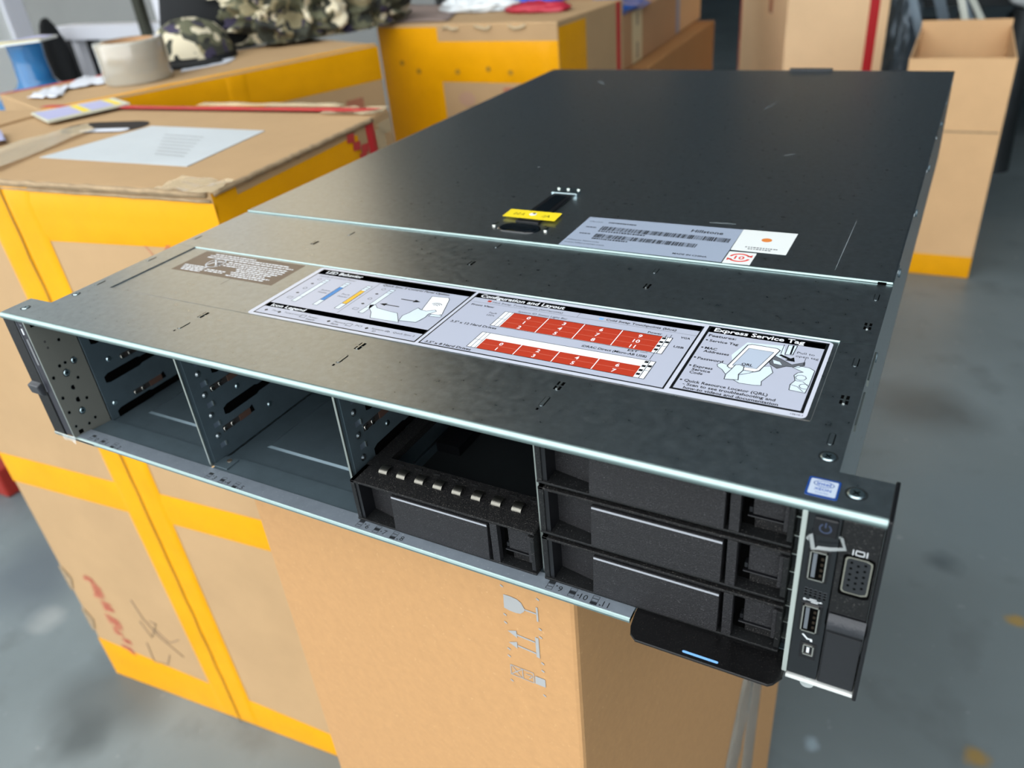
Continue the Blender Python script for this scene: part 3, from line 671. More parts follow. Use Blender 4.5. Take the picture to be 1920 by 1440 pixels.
def fittings(dv, x, left):
    mb = MB()
    if not left:
        for z in (-13.5, -27.8, -41.5, -55.2, -69.3):
            mb.cyl((x+.02, 22.1, z), 2.1, (.05, 0, 0), PRESS, n=16); mb.lathe_dome = None
            mb.cyl((x+.05, 22.1, z), 1.8, (.8, 0, 0), STEEL, n=16, r2=.8)
        for z in (-21.5, -35, -48.8, -62.4, -76.4):
            mb.poly([(x+.05, 21.4, z-1.6), (x+.05, 25.8, z-1.6), (x+.05, 25.8, z+1.6), (x+.05, 21.4, z+1.6)], mat('tab_steel', (110, 124, 138), .4, .5))
            mb.box(x, x+.9, 25.1, 25.8, z-1.6, z+1.6, EDGE)
    mb.build('pressed_dimples', dv)
    mb = MB()
    for z in ((-31, -59) if not left else (-30.5, -58.5, -86.5+2.2)):
        pts = slot_poly(x, 31 if not left else 29.5, 150, z+1.3, 6.5, DARKHOLE, .08)
        mb.poly(pts, DARKHOLE)
    mb.build('guide_slot', dv)
    for z in ((-40.3, -68) if not left else (-48.6, -76)):
        ys_ = (27, 52) if not left else (45, 71)
        mb = MB(); mb.poly([(x+.1, ys_[0]-.5, z-1.9), (x+.1, ys_[0]+12.5, z-1.9), (x+.1, ys_[0]+12.5, z+1.9), (x+.1, ys_[0]-.5, z+1.9)], mat('dark_clip_patch', (46, 42, 40), .6))  # dark patch behind the springs
        mb.box(x+.02, x+.6, ys_[0]+12.5, ys_[1]-3.5, z-1.9, z+1.9, BROWNBLK)
        mb.poly([(x+.1, ys_[1]-3.5, z-1.9), (x+.1, ys_[1], z-1.9), (x+.1, ys_[1]-1, z+3), (x+.1, ys_[1]-3.5, z+1.9)], DARKHOLE)
        cl = mb.build('spring_clip', dv)
        mb = MB()
        for yy in (ys_[0]+1.2, ys_[0]+7):
            pts = [(x+.6, yy+1.4*math.cos(t*.7+.6), z+1.4*math.sin(t*.7+.6)) for t in range(8)]
            mb.tube(pts, .45, SILVER, 6)
        mb.build('spring', cl)
    for y, z in (((45, -48.6), (64, -72.8)) if not left else ((30, -74.8), (37, -45.8))):
        MB().cyl((x+.02, y, z), 1.8, (.5, 0, 0), SCREWM, n=16, r2=1.3).build('rivet', dv)
for x in (131.5, 240.8, 348.2): divider(x)
# feet of dividers on the bay floor
for x in (131.5, 240.8):
    mb = MB(); mb.box(x, x+11, 12.5, 22.5, -84.7, -84.1, STEELIN); mb.cyl((x+6.3, 19.5, -84.1), 1.5, (0, 0, .4), mat('copper_rivet', (220, 190, 165), .35, 1), n=14); mb.build('divider_foot', SV, bevel=.25)
# left bay wall
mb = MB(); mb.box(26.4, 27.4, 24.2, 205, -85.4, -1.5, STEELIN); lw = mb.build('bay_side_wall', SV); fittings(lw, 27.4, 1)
# perforated plate in front of it
mb = MB()
mb.extr([(21.9, -.1, -2.8), (21.9, -.1, -84.3), (25.6, 23.6, -84.9), (25.6, 23.6, -1.5)], (.7, 0, 0), GREYPLATE)
pl = mb.build('perforated_side_plate', SV)
mb = MB()
def px_(y): return 21.9+3.7*(y+.1)/23.7+.72
for y, z, r_ in ((13.8, -20.5, .9), (12, -35.5, .8), (8.4, -36, .9), (15.4, -47.8, .9), (2.6, -41.5, .9), (10.7, -52.4, 1.4), (10.6, -61.2, 1.6), (15.5, -62.8, .9), (2.8, -56.1, .9), (2.8, -66.7, .9), (15.6, -77.6, .9), (10.9, -79.6, .8), (3.1, -77.3, .8)):
    mb.cyl((px_(y)+.01, y, z), r_+.3, (.04, 0, 0), PRESS, n=14); mb.cyl((px_(y)+.05, y, z), r_, (.04, 0, 0), DARKHOLE, n=14)
for y, z, r_ in ((6.2, -18.3, .8), (6.4, -22.5, .8)): mb.cyl((px_(y)+.03, y, z), r_, (.04, 0, 0), mat('punched_dimple', (72, 72, 71), .5), n=14)
mb.box(px_(4), px_(4)+.3, 3.2, 7, -83.2, -80.6, DARKHOLE); mb.box(px_(3.5), px_(3.5)+.3, 2.2, 6, -7, -4.2, DARKHOLE)
mb.build('plate_holes', pl)
for y, z, r_ in ((17.2, -36.3, 1.9), (10.6, -41.8, 2.1), (10.3, -69.2, 2.0)): screw(pl, (px_(y)+.05, y, z), r_, (1, 0, 0))
mb = MB(); mb.box(21.4, 22.3, -.3, .5, -84.5, -3, EDGE); mb.build('plate_edge', pl)

# ---- left ear
mb = MB(); mb.box(.3, 11.4, .6, ER, -85.8, -1.6, BLKPL); ear = mb.build('left_ear', SV, bevel=.5)
ear['label'] = 'black left ear with status panel and latch'
mb = MB(); mb.box(11.6, 21.3, 1.2, ER, -85.2, -3.2, mat('dark_violet_panel', (38, 38, 46), .35)); mb.build('status_panel', ear, bevel=.4)
mb = MB()
for (xa, xb, za, zb) in ((11.9, 12.3, -53, -3.6), (11.9, 20.8, -4.0, -3.6), (20.4, 20.8, -34, -3.6)): mb.box(xa, xb, .9, 1.2, za, zb, INKGREY)
mb.build('status_frame', ear)
mb = MB(); mb.box(15.4, 17.0, .8, 1.3, -33, -15.5, mat('light_bar', (120, 122, 124), .3)); mb.box(14.6, 15.6, .8, 1.2, -12.5, -8.6, INKWHITE); mb.box(15.2, 17.2, .8, 1.2, -6.6, -5.6, INKGREY); mb.build('status_light_bar', ear)
mb = MB()
mb.add([(-1.6, -2.2, -48.6), (9.6, -2.6, -48.2), (9.9, .8, -46.6), (.2, .8, -46.6), (-1.4, -1.6, -54.6), (9.6, -1.6, -54.8), (9.9, .8, -56.5), (.2, .8, -56.5)],
       [(0,1,2,3),(4,7,6,5),(0,4,5,1),(1,5,6,2),(0,3,7,4)], mat('latch_black', (52, 54, 58), .4)); mb.build('ear_latch', ear, bevel=.8)
# clear film scrap
mb = MB(); mb.grid([[Vector((12+3*i, -1-.8*math.sin(i*1.3+j), -83-1.6*j)) for i in range(5)] for j in range(4)], CLEAR); mb.build('clear_film_scrap', ear)

# ---- right ear / control panel
mb = MB()
mb.box(455.8, 457.6, -.1, ER, -84.3, -3.0, mat('pale_wall_edge', (168, 178, 173), .4, .3)); mb.build('bay_wall_edge', SV, bevel=.3)
mb = MB(); mb.box(457.6, 468.6, .4, ER, -84.4, -3.1, GLOSSBLK); cp = mb.build('control_panel', SV, bevel=.4)
cp['label'] = 'glossy black control panel with power button and two USB ports'
def fq(u0, u1, z0, z1, m, y=-.02, d=.3): m_ = m
mb = MB()
mb.box(459.9, 467.6, -.5, .5, -12.4, -4.6, BLKSM); pb = mb.build('power_button', cp, bevel=.5)
mb = MB()
def arcy(cx, cz, r, a0, a1, w_, m, y, n=14):
    P1 = [Vector((cx+r*math.cos(math.radians(a0+(a1-a0)*i/n)), y, cz+r*math.sin(math.radians(a0+(a1-a0)*i/n)))) for i in range(n+1)]
    P2 = [Vector((cx+(r-w_)*math.cos(math.radians(a0+(a1-a0)*i/n)), y, cz+(r-w_)*math.sin(math.radians(a0+(a1-a0)*i/n)))) for i in range(n+1)]
    mb.grid([P1, P2], m, False)
PWR = mat('power_symbol_blue_grey', (52, 62, 84), .4)
arcy(463.7, -8.6, 2.1, -240, 60, .55, PWR, -.56); mb.box(463.45, 463.95, -.58, -.54, -8.2, -6.0, PWR); mb.build('power_symbol', pb)
def usb(z0, z1, x0, x1):
    mb = MB(); t = .45
    mb.box(x0-.9, x1+.9, .1, .5, z0-.9, z1+.9, BLKSM); base = mb.build('usb_port', cp, bevel=.3)
    mb = MB()
    for a in ((x0, x0+t, z0, z1), (x1-t, x1, z0, z1), (x0, x1, z0, z0+t), (x0, x1, z1-t, z1)): mb.box(a[0], a[1], -.5, .3, a[2], a[3], SILVER)
    mb.build('port_shell', base)
    mb = MB(); mb.box(x0+t, x1-t, .0, .12, z0+t, z1-t, DARKHOLE); mb.box(x0+1.1, x0+2.4, -.4, .0, z0+1.3, z1-1.0, mat('usb_tongue', (92, 98, 104), .3)); 
    for k in range(4): mb.box(x1-1.9, x1-1.0, -.1, .05, z0+1.8+k*2.6, z0+3.0+k*2.6, mat('usb_contact', (70, 60, 50), .3, .8))
    mb.build('port_tongue', base)
usb(-33, -19.6, 460.1, 465.8); usb(-59, -45.9, 460.3, 466.0)
mb = MB()
for r_ in range(3):
    for c in range(5):
        mb.box(459.9+c*1.6, 461.0+c*1.6, .2, .36, -38.6-r_*1.25-.1*c, -37.8-r_*1.25-.1*c, mat('vent_rim', (70, 74, 78), .4)); mb.box(460.0+c*1.6, 460.9+c*1.6, .1, .33, -38.8-r_*1.25-.1*c, -38.0-r_*1.25-.1*c, DARKHOLE)
mb.build('vent_holes', cp)
mb = MB()   # usb symbols
SYM = mat('white_symbol', (205, 210, 212), .5)
def tri(x, z, r, m=SYM): mb.poly([(x-r, .3, z-r*.5), (x+r, .3, z-r*.2), (x+.2*r, .3, z+r*.8)], m)
mb.box(460.2, 465.3, .28, .34, -43.9, -43.6, SYM); mb.box(462, 464.4, .28, .34, -43.2, -42.9, SYM); mb.box(462.6, 465, .28, .34, -44.6, -44.3, SYM); mb.cyl((460.4, .36, -43.7), .55, (0, -.08, 0), SYM, n=8); tri(465.8, -43.7, .7)
mb.extr([(461.2, .32, -61.6), (461.8, .32, -61.2), (463.4, .32, -63.0), (465.0, .32, -63.0), (465.2, .32, -64.4), (464.4, .32, -64.4), (464.2, .32, -63.6), (463.2, .32, -63.8)], (0, -.05, 0), SYM)
mb.build('port_symbols', cp)
mb = MB(); mb.box(461.2, 466.9, .1, .36, -73.8, -65.6, BLKSM); mu = mb.build('micro_usb_port', cp, bevel=.2)
mb = MB()
for a in ((462.2, 462.7, -70.8, -66.6), (465.6, 466.1, -71.2, -66.2), (462.4, 466, -66.7, -66.2), (462.4, 466, -71.6, -71.1)): mb.box(a[0], a[1], -.2, .3, a[2], a[3], SILVER)
mb.box(463.6, 464.6, -.1, .2, -70.2, -67.4, SYM); mb.build('port_shell', mu)
# clear plastic tie hanging over the upper port
mb = MB()
P_ = [at_y(u, v, -1.5) for u, v in ((1513, 1012), (1520, 1002), (1524, 1030), (1534, 1028), (1556, 1031), (1584, 1031), (1578, 1010), (1573, 1008))]
def ribbon(pts, w_, m):
    L_ = []; R_ = []
    for i, p in enumerate(pts):
        d = (pts[min(i+1, len(pts)-1)]-pts[max(i-1, 0)]); n = Vector((-d.z, 0, d.x)).normalized()*w_/2
        L_.append(p-n); R_.append(p+n+Vector((0, .4, 0)))
    mb.grid([L_, R_], m)
ribbon(P_, 1.3, mat('milky_plastic_strip', (190, 198, 198), .25, alpha=.42, coat=.5)); mb.build('clear_plastic_strip', cp)
# outer black ear
mb = MB()
mb.box(468.8, 481.6, .3, ER, -84.4, -45.6, BLKSM); mb.box(468.8, 481.6, -.2, ER, -45.6, -3.1, BLKPL)
re = mb.build('right_ear', SV, bevel=.4); re['label'] = 'black right ear with display port and pull latch'
mb = MB(); mb.box(481.9, 483.4, -1.2, ER+.6, -87.2, 1.0, BLKSM); mb.build('ear_side_strip', re, bevel=.5)
mb = MB(); mb.box(469.5, 481.5, .05, .35, -83.8, -56.5, mat('recess_black', (30, 32, 35), .5, var=.1, vscale=400)); mb.build('ear_recess', re, bevel=.4)
mb = MB()
pr = [(-2.0, -47.0), (-3.6, -48.6), (-4.2, -50.4), (-3.6, -52.6), (-1.6, -54.6), (.2, -55.6), (.6, -46.4)]
pr = [(-.2, -46.6), (-1.9, -47.6), (-2.7, -49.2), (-2.8, -51), (-2.0, -53), (-.6, -54.6), (.4, -55.2)]
mb.grid([[Vector((x, y, z)) for x in (469.2, 481.7)] for y, z in pr], mat('latch_leather_black', (46, 48, 52), .38, bump=.5, bscale=700))
for x in (469.2, 481.7): mb.poly([(x, y, z) for y, z in pr], BLKSM)
mb.build('ear_latch', re)
mb = MB()    # monitor symbol |O|
for a in ((473.2, 473.5, -17.1, -14.7), (477.6, 477.9, -17.0, -14.6), (474.1, 474.4, -16.9, -14.8), (476.7, 477.0, -16.9, -14.8), (474.1, 477.0, -15.05, -14.75), (474.1, 477.0, -16.95, -16.65)): mb.box(a[0], a[1], -.3, -.18, a[2], a[3], SYM)
mb.build('monitor_symbol', re)
def dshape(x0, x1, z0, z1, cut, y, n=5, r_=1.2):
    pts = [(x0, z0+r_), (x0+r_*.3, z0+r_*.3), (x0+r_, z0), (x1-r_-cut, z0-.0), (x1-cut*.3, z0+r_*.6), (x1, z0+cut+r_), (x1, z1-r_-cut), (x1-cut*.3, z1-r_*.6), (x1-r_-cut, z1), (x0+r_, z1), (x0+r_*.3, z1-r_*.3), (x0, z1-r_)]
    return [Vector((x, y, z)) for x, z in pts]
mb = MB(); mb.extr(dshape(470.6, 480.8, -36.2, -17.2, .6, -.22), (0, .1, 0), DARKHOLE); vg = mb.build('display_port', re)
mb = MB()
A_ = dshape(471.4, 480.1, -34.6, -18.0, .6, -.5); B_ = dshape(471.9, 479.6, -34.1, -18.5, .6, -.5)
A2 = dshape(471.4, 480.1, -34.6, -18.0, .6, -.2)
mb.grid([A2+[A2[0]], A_+[A_[0]], B_+[B_[0]]], mat('port_shell_gold', (206, 200, 184), .25, 1.0), False); mb.build('port_shell', vg)
mb = MB(); mb.extr(dshape(471.9, 479.6, -34.1, -18.5, .6, -.4), (0, .1, 0), mat('port_face', (32, 35, 38), .4))
for c in range(3):
    for r_ in range(5): mb.cyl((473.5+c*2.2, -.4, -21.0-r_*2.65-(1.2 if c == 1 else 0)*.8+.6), .5, (0, -.05, 0), DARKHOLE, n=10)
mb.build('port_face', vg)
mb = MB(); mb.box(457.4, 482, -.4, ER, -86.8, -85.2, mat('white_flange', (216, 220, 216), .4, .2)); mb.build('lower_ear_flange', SV, bevel=.3)
mb = MB(); mb.cyl((465.5, .6, -87.6), 2.6, (0, 2.5, 0), CLEAR, n=18); mb.build('clear_bump', SV)

# ---- drive carriers
def carrier(x0, x1, z0, springs=False, stripe=True, dx=0):
    """bezel frame, handle, latch; z0: underside"""
    W = x1-x0; h = 25.2; yf = 7.6; k = (W)/103.2
    X = lambda a: x0+a*k
    mb = MB()
    t = 1.3
    mb.box(x0, x1, yf, yf+14, z0+h-t, z0+h, BLKDUST)              # top flange
    mb.box(x0, x1, yf-.4, yf+14, z0, z0+1.1, BLKPL)               # bottom flange
    mb.box(x0, X(2.6), yf, yf+14, z0, z0+h, BLKPL)                # left cheek
    mb.box(X(101.2), x1, yf-.6, yf+14, z0+3, z0+h-2.4, BLKPL)     # right cheek
    mb.box(X(99.6), X(101.2), yf+.2, yf+2, z0+6.5, z0+h-3, BLKHANDLE)
    c = mb.build('drive_carrier', SV, bevel=.25)
    mb = MB(); mb.box(x0, x1, yf-.02, yf+.5, z0+h-t-1.6, z0+h-t-.1, BLKPL) if False else None
    mb.box(x0+1, x1-1, yf+12, yf+13.8, z0+.2, z0+h-.6, BLKSM)            # back of the bezel
    mb.extr([(X(2.6), yf+9.4, z0+1.1), (X(24), yf+5.8, z0+1.1), (X(24), yf+5.8, z0+h-t), (X(2.6), yf+9.4, z0+h-t)], (0, 1.2, 0), BLKHANDLE)
    mb.box(X(2.6), X(4.6), yf+.6, yf+12, z0+1.1, z0+h-t, BLKSM)
    mb.build('bezel_recess', c)
    # swing handle
    mb = MB()
    mb.add([(X(24), yf-.7, z0+1.2), (X(78.6), yf-.7, z0+1.2), (X(78.6), yf+.5, z0+h-3.4), (X(24), yf+.5, z0+h-3.4), (X(24), yf+6, z0+1.2), (X(78.6), yf+6, z0+1.2), (X(78.6), yf+6, z0+h-3.4), (X(24), yf+6, z0+h-3.4)],
           [(0,1,2,3),(4,7,6,5),(0,4,5,1),(2,6,7,3),(0,3,7,4),(1,5,6,2)], BLKHANDLE)
    hd = mb.build('carrier_handle', c, bevel=.3)
    if stripe:
        mb = MB(); za, zb = z0+h-4.7, z0+h-3.7
        ya = lambda z: yf-.7+1.2*(z-z0-1.2)/(h-4.6)-.08
        mb.poly([(X(24.3), ya(za), za), (X(78.4), ya(za), za), (X(78.4), ya(zb), zb), (X(24.3), ya(zb), zb)], GREYSTRIPE); mb.build('grey_stripe', hd)
    # post, dark well and release button
    mb = MB(); mb.box(X(80.4), X(84.2), yf-.2, yf+3, z0+1.1, z0+h-t, BLKHANDLE); mb.build('latch_post', c, bevel=.2)
    mb = MB(); mb.box(X(84.2), X(88.6), yf+6, yf+7, z0+1.1, z0+h-t, DARKHOLE); mb.box(X(86.8), X(88), yf+3, yf+6, z0+9.6, z0+12, BLKSM); mb.build('latch_well', c)
    mb = MB(); mb.box(X(88.2), X(101.0), yf+2.6, yf+5, z0+9.2, z0+h-2.3, BLKHANDLE); mb.box(X(86.4), X(101.4), yf+1.8, yf+3.4, z0+8.2, z0+8.9, BLKSM); mb.box(X(88.6), X(101.4), yf+5, yf+5.6, z0+1.1, z0+9, BLKDUST)
    mb.build('release_button', c, bevel=.3)
    mb = MB()   # tray behind the bezel
    zt_ = z0+h-1.4
    if springs:
        mb.box(x0, x1, yf+14, 30.5, zt_-1, z0+h, BLKDUST)
        mb.box(x0, x0+9, 30.5, 170, z0+h-5, z0+h-.4, BLKDUST); mb.box(x1-9, x1, 30.5, 170, z0+h-5, z0+h-.4, BLKDUST); mb.box(x0+9, x1-9, 30.5, 170, z0+1, z0+3, DARKMET)
        mb.box(x0+9, x0+24, 70, 170, z0+3, z0+9, BLKSM)
    else:
        mb.box(x0+.3, x1-.3, yf+14, 170, z0+.4, z0+h-.6, BLKSM)
    mb.build('carrier_tray', c)
    if springs:
        for i in range(8):
            xs_ = x0+10.6+i*10.85
            mb = MB(); n = 8; prf = []
            for j in range(n+1):
                t_ = math.pi*j/n*.85; prf.append((21.0-3.3*math.cos(t_), z0+h+.1+2.0*math.sin(t_)))
            mb.grid([[Vector((xs_, y, z)), Vector((xs_+4.9, y, z))] for y, z in prf], SPRING)
            mb.grid([[Vector((xs_, y, z-.25)), Vector((xs_+4.9, y, z-.25))] for y, z in prf], SPRING)
            mb.box(xs_+4.9, xs_+9.2, 27.2, 27.7, z0+h, z0+h+.7, BLKPL)
            mb.build('emi_spring', c)
    return c
carrier(242.2, 345.4, -83.9, springs=True)
carrier(349.4, 452.8, -83.9); carrier(349.4, 452.8, -56.0); carrier(349.4, 452.8, -28.2)
mb = MB(); mb.box(452.9, 455.7, 14, 200, -84.8, -1.5, DARKMET)
for z in range(-80, -6, 9): mb.box(452.8, 455.0, 12, 14, z, z+.6, EDGE)
mb.build('bay_side_wall', SV)
# pull-out tag under the right bay
mb = MB()
mb.extr([(393.8, 10, -85.2), (393.8, 4.8, -85.2), (394.6, -3, -85.2), (396, -7), (398.9, -9.4, -85.2), (452.6, -9.4, -85.2), (454.4, -8.0, -85.2), (457.0, -3.6, -85.2), (457.0, 10, -85.2)] if False else
        [(393.8, 10, -85.2), (393.8, 4.8, -85.2), (394.6, -3, -85.2), (396, -7, -85.2), (398.9, -9.4, -85.2), (452.6, -9.4, -85.2), (454.4, -8.0, -85.2), (457.0, -3.6, -85.2), (457.0, 10, -85.2)], (0, 0, 1.2), mat('tag_black_gloss', (9, 9, 10), .3, speck=.62, speck_rgb=(70, 68, 64), speck_scale=2600))
tg = mb.build('pull_out_tag', SV, bevel=.35); tg['label'] = 'black pull-out tag with a light blue bar'
mb = MB(); mb.poly(stadium((425.6, -6.9), 14.6, 1.15, 0, -83.96, 0), BLUEBAR); mb.build('blue_bar', tg)

# ============================================================ boxes
def frame(A, ang, lean=0.0, hgt=1.0):
    """local frame: x along the front, y into depth, z up from floor point A"""
    c, s = math.cos(math.radians(ang)), math.sin(math.radians(ang))
    return Matrix(((c, -s, lean, A[0]), (s, c, 0, A[1]), (0, 0, 1, A[2]), (0, 0, 0, 1)))
def carton(name, T_, W, Dp, Hh, m, label, cat='box', group=None, flap=True):
    org = T_ @ Vector((W/2, Dp/2, 0)); t = thing(name, org, label, cat, group)
    mb = MB(T_); mb.box(0, W, 0, Dp, 0, Hh, m); mb.build('cardboard_body', t, bevel=2.5)
    return t
def strip_on(t, T_, face, pts, m, name='packing_tape', W=0, Dp=0, Hh=0, lift=.5, wr=.35, nu=24, nv=5, label=None, thick=True):
    """quad given as 4 (u,v) corners on a face: f front, r right side, t top"""
    mb = MB(T_); G = []
    for j in range(nv+1):
        row = []
        for i in range(nu+1):
            a, b = i/nu, j/nv
            u = (pts[0][0]*(1-a)+pts[1][0]*a)*(1-b)+(pts[3][0]*(1-a)+pts[2][0]*a)*b
            v = (pts[0][1]*(1-a)+pts[1][1]*a)*(1-b)+(pts[3][1]*(1-a)+pts[2][1]*a)*b
            h = lift+wr*(1+noise.noise(Vector((u*.03, v*.03, len(name)+u*.01))))+wr*.6*abs(noise.noise(Vector((u*.12, v*.12, 3))))
            if i in (0, nu) or j in (0, nv): h = lift*.5
            row.append({'f': Vector((u, -h, v)), 'r': Vector((W+h, u, v)), 't': Vector((u, v, Hh+h)), 'l': Vector((-h, u, v))}[face])
        G.append(row)
    mb.grid(G, m); o = mb.build(name, t)
    if label: o['label'] = label
    return o
def rect(u0, u1, v0, v1): return [(u0, v0), (u1, v0), (u1, v1), (u0, v1)]

# --- new kraft box right under the server
ang = -7.8; c_, s_ = math.cos(math.radians(ang)), math.sin(math.radians(ang)); KW, KD, KH = 262, 395, H-87.3
A = Vector((357, 20, -H))-Vector((c_, s_, 0))*KW
TK = frame(A, ang)
KB = carton('cardboard_box', TK, KW, KD, KH, KRAFT, 'plain new brown box with grey printed handling symbols, right under the server', 'box')
TKi = TK.inverted(); nK = Vector((s_, -c_, 0))
def onK(px, py): return at_plane(px, py, Vector((357, 20, -H)), nK)
mb = MB()
def KP(pts, closed=True):
    mb.poly([onK(*p)+nK*.35 for p in pts], GREYPRINT)
zo = lambda x, y: (920+x/6, 1080+y/6)
KP([zo(*p) for p in ((145, 200), (225, 225), (300, 260), (345, 300), (370, 345), (388, 375), (375, 400), (340, 420), (290, 412), (220, 385), (155, 350))])
def KL(a, b, wpx):
    a = onK(*zo(*a)); b = onK(*zo(*b)); d = (b-a); u_ = Vector((0, 0, 1)).cross(nK).normalized(); n_ = nK.cross(d).normalized()*wpx*.036
    mb.poly([a-n_+nK*.35, b-n_+nK*.35, b+n_+nK*.35, a+n_+nK*.35], GREYPRINT)
KL((388, 378), (520, 425), 14); KL((520, 350), (533, 510), 16)
KL((300, 660), (500, 742), 15); KL((310, 780), (515, 868), 15); KL((522, 690), (540, 915), 30)
KP([zo(*p) for p in ((195, 608), (290, 612), (305, 695))]); KP([zo(*p) for p in ((208, 738), (300, 738), (308, 812))])
for a, b in (((228, 990), (235, 1095)), ((228, 990), (485, 1090)), ((235, 1095), (495, 1200)), ((485, 1090), (495, 1200)), ((360, 1040), (370, 1150)), ((230, 990), (365, 1150)), ((235, 1095), (360, 1045)), ((400, 1100), (470, 1120)), ((440, 1150), (475, 1130))): KL(a, b, 7)
KP([zo(*p) for p in ((505, 1120), (618, 1165), (624, 1252), (508, 1205))])
for (x, y) in ((125, 108), (530, 262), (165, 430), (172, 520), (560, 600), (565, 690), (210, 815), (212, 895), (590, 985), (592, 1070), (245, 1170), (612, 1345)): KL((x-16, y-14), (x+16, y+10), 16)
mb.build('handling_symbols', KB)
# clear tape seam on its right side
strip_on(KB, TK, 'r', [(285, 0), (325, 0), (332, KH), (300, KH)], CTAPEG, W=KW, wr=.8, nu=6, nv=40)
strip_on(KB, TK, 'r', [(200, 120), (240, 60), (325, 420), (300, 470)], CTAPEG, W=KW, lift=.9, wr=1.2, nu=6, nv=30)
strip_on(KB, TK, 'r', rect(374, 384, KH-230, KH-5), mat('white_tape', (205, 208, 214), .3), W=KW, nu=3, nv=12)

# --- the large yellow-taped box at the left
AL = Vector((-536.5, 180.9, -H)); LW, LD, LH = 504, 292, 797
TL_ = frame(AL, 4.84, lean=-.034)
LB = carton('cardboard_box', TL_, LW, LD, LH, CARD, 'big worn yellow-taped box with a pale document label on its lid, left of the server')
def uvf(px, py):       # image point to front-face coordinates of the left box
    n_ = Vector((math.sin(math.radians(4.84)), -math.cos(math.radians(4.84)), 0)); p = at_plane(px, py, AL, n_); q = TL_.inverted() @ p; return (q.x, q.z)
def uvt(px, py):
    q = TL_.inverted() @ at_z(px, py, -3); return (q.x, q.y)
strip_on(LB, TL_, 'f', [(0, LH-68), (LW, LH-52), (LW, LH-10), (0, LH-9)], YTAPE, wr=.8)
strip_on(LB, TL_, 'f', [uvf(215, 1205)[0:2] if False else (0, 82), (LW, 42), (LW, 1), (0, 1)], YTAPE, wr=.5)
a0 = uvf(0, 849); a1 = uvf(31, 905); b0 = uvf(485, 976); b1 = uvf(488, 1030)
strip_on(LB, TL_, 'f', [(0, a1[1]+2), (LW, b1[1]), (LW, b0[1]), (0, a0[1])], YTAPE, wr=.4, lift=.9)
vb0, vb1, vt0, vt1 = uvf(402, 1300), uvf(462, 1300), uvf(185, 845), uvf(273, 868)
def vx(v, p, q): return p[0]+(q[0]-p[0])*(v-p[1])/(q[1]-p[1])
xm0, xm1 = vx(2, vb0, vt0), vx(2, vb1, vt1); xt0, xt1 = vx(LH, vb0, vt0), vx(LH, vb1, vt1)
xmm, xtm = (xm0+xm1)/2, (xt0+xt1)/2
strip_on(LB, TL_, 'f', [(xm0, 2), (xmm+3, 2), (xtm+3, LH-2), (xt0, LH-2)], YTAPE, wr=.9, lift=1.4, nu=8, nv=60)
strip_on(LB, TL_, 'f', [(xmm-1, 2), (xm1, 2), (xt1, LH-2), (xtm-1, LH-2)], YTAPE, wr=.9, lift=1.1, nu=8, nv=60)
mb = MB(TL_)
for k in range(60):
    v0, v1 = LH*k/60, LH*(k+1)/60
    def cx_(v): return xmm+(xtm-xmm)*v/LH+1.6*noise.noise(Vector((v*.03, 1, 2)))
    mb.poly([(cx_(v0)-.9, -3.0, v0), (cx_(v0)+.9, -3.0, v0), (cx_(v1)+.9, -3.0, v1), (cx_(v1)-.9, -3.0, v1)], mat('seam_line_brown', (120, 96, 40), .7))  # brown line along the wrinkled tape seam
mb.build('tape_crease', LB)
# right side: yellow wrap, red stripes
strip_on(LB, TL_, 'r', [(0, LH-130), (228, LH-130), (222, LH-10), (0, LH-12)], YTAPE, W=LW, Hh=LH, wr=.8, nu=20, nv=10)
strip_on(LB, TL_, 'r', rect(238, 254, LH-330, LH-4), RTAPE, W=LW, nu=4, nv=20, lift=1.6)
strip_on(LB, TL_, 'r', rect(0, 30, 0, LH-2), YTAPE, W=LW, wr=.5, nu=4, nv=30)
# lid: flap, label, hand hole, tapes
mb = MB(TL_); mb.extr([(-330, 8, LH-1), (2, 8, LH-1), (2, LD-34, LH-1), (-330, LD-34, LH-1)], (0, 0, 4), CARD); mb.build('lid_flap', LB, bevel=1)
q = [uvt(*p) for p in ((351, 313), (497, 246), (285, 237), (75, 296))]
mb = MB(TL_); mb.extr([(u, v, LH+.2) for u, v in q], (0, 0, .5), PAPERB)
mb.build('document_label', LB)
mb = MB(TL_)
for k in range(7):
    u0, v0 = uvt(290+k*3, 290-k*6); u1, v1 = uvt(345+k*6, 295-k*6)
    mb.poly([(u0, v0, LH+.8), (u1, v1, LH+.8), (u1, v1+1.4, LH+.8), (u0, v0+1.4, LH+.8)], INKGREY)
mb.build('label_print', LB)
u, v = uvt(197, 239); mb = MB(TL_); mb.extr(stadium((u, v), 112, 52, .15, LH+.3, 0, 10), (0, 0, .3), mat('hole_dark', (40, 34, 30), .9)); mb.extr(stadium((u+14, v-14), 66, 15, .15, LH+.7, 0, 8), (0, 0, .2), PAPER); mb.build('hand_hole', LB)
q = [uvt(*p) for p in ((0, 325), (100, 285), (175, 240), (125, 250), (0, 290))]
mb = MB(TL_)
ra = [uvt(*p) for p in ((-60, 352), (0, 322), (50, 300), (100, 279), (140, 262), (180, 247))]; rb = [uvt(*p) for p in ((-60, 305), (0, 285), (45, 268), (85, 257), (120, 248), (165, 238))]
G = []
for j in range(7):
    b = j/6; G.append([Vector((p[0]*(1-b)+q_[0]*b, p[1]*(1-b)+q_[1]*b, LH+3.4+2.2*noise.noise(Vector((i*1.7, j*.9, 4))))) for i, (p, q_) in enumerate(zip(ra, rb))])
mb.grid(G, CTAPE); mb.build('crumpled_clear_tape', LB)
strip_on(LB, TL_, 't', [(-40, LD-17), (LW-10, LD-26), (LW, LD-9), (-40, LD-5)], RTAPE, Hh=LH+3, wr=.6, nu=40)
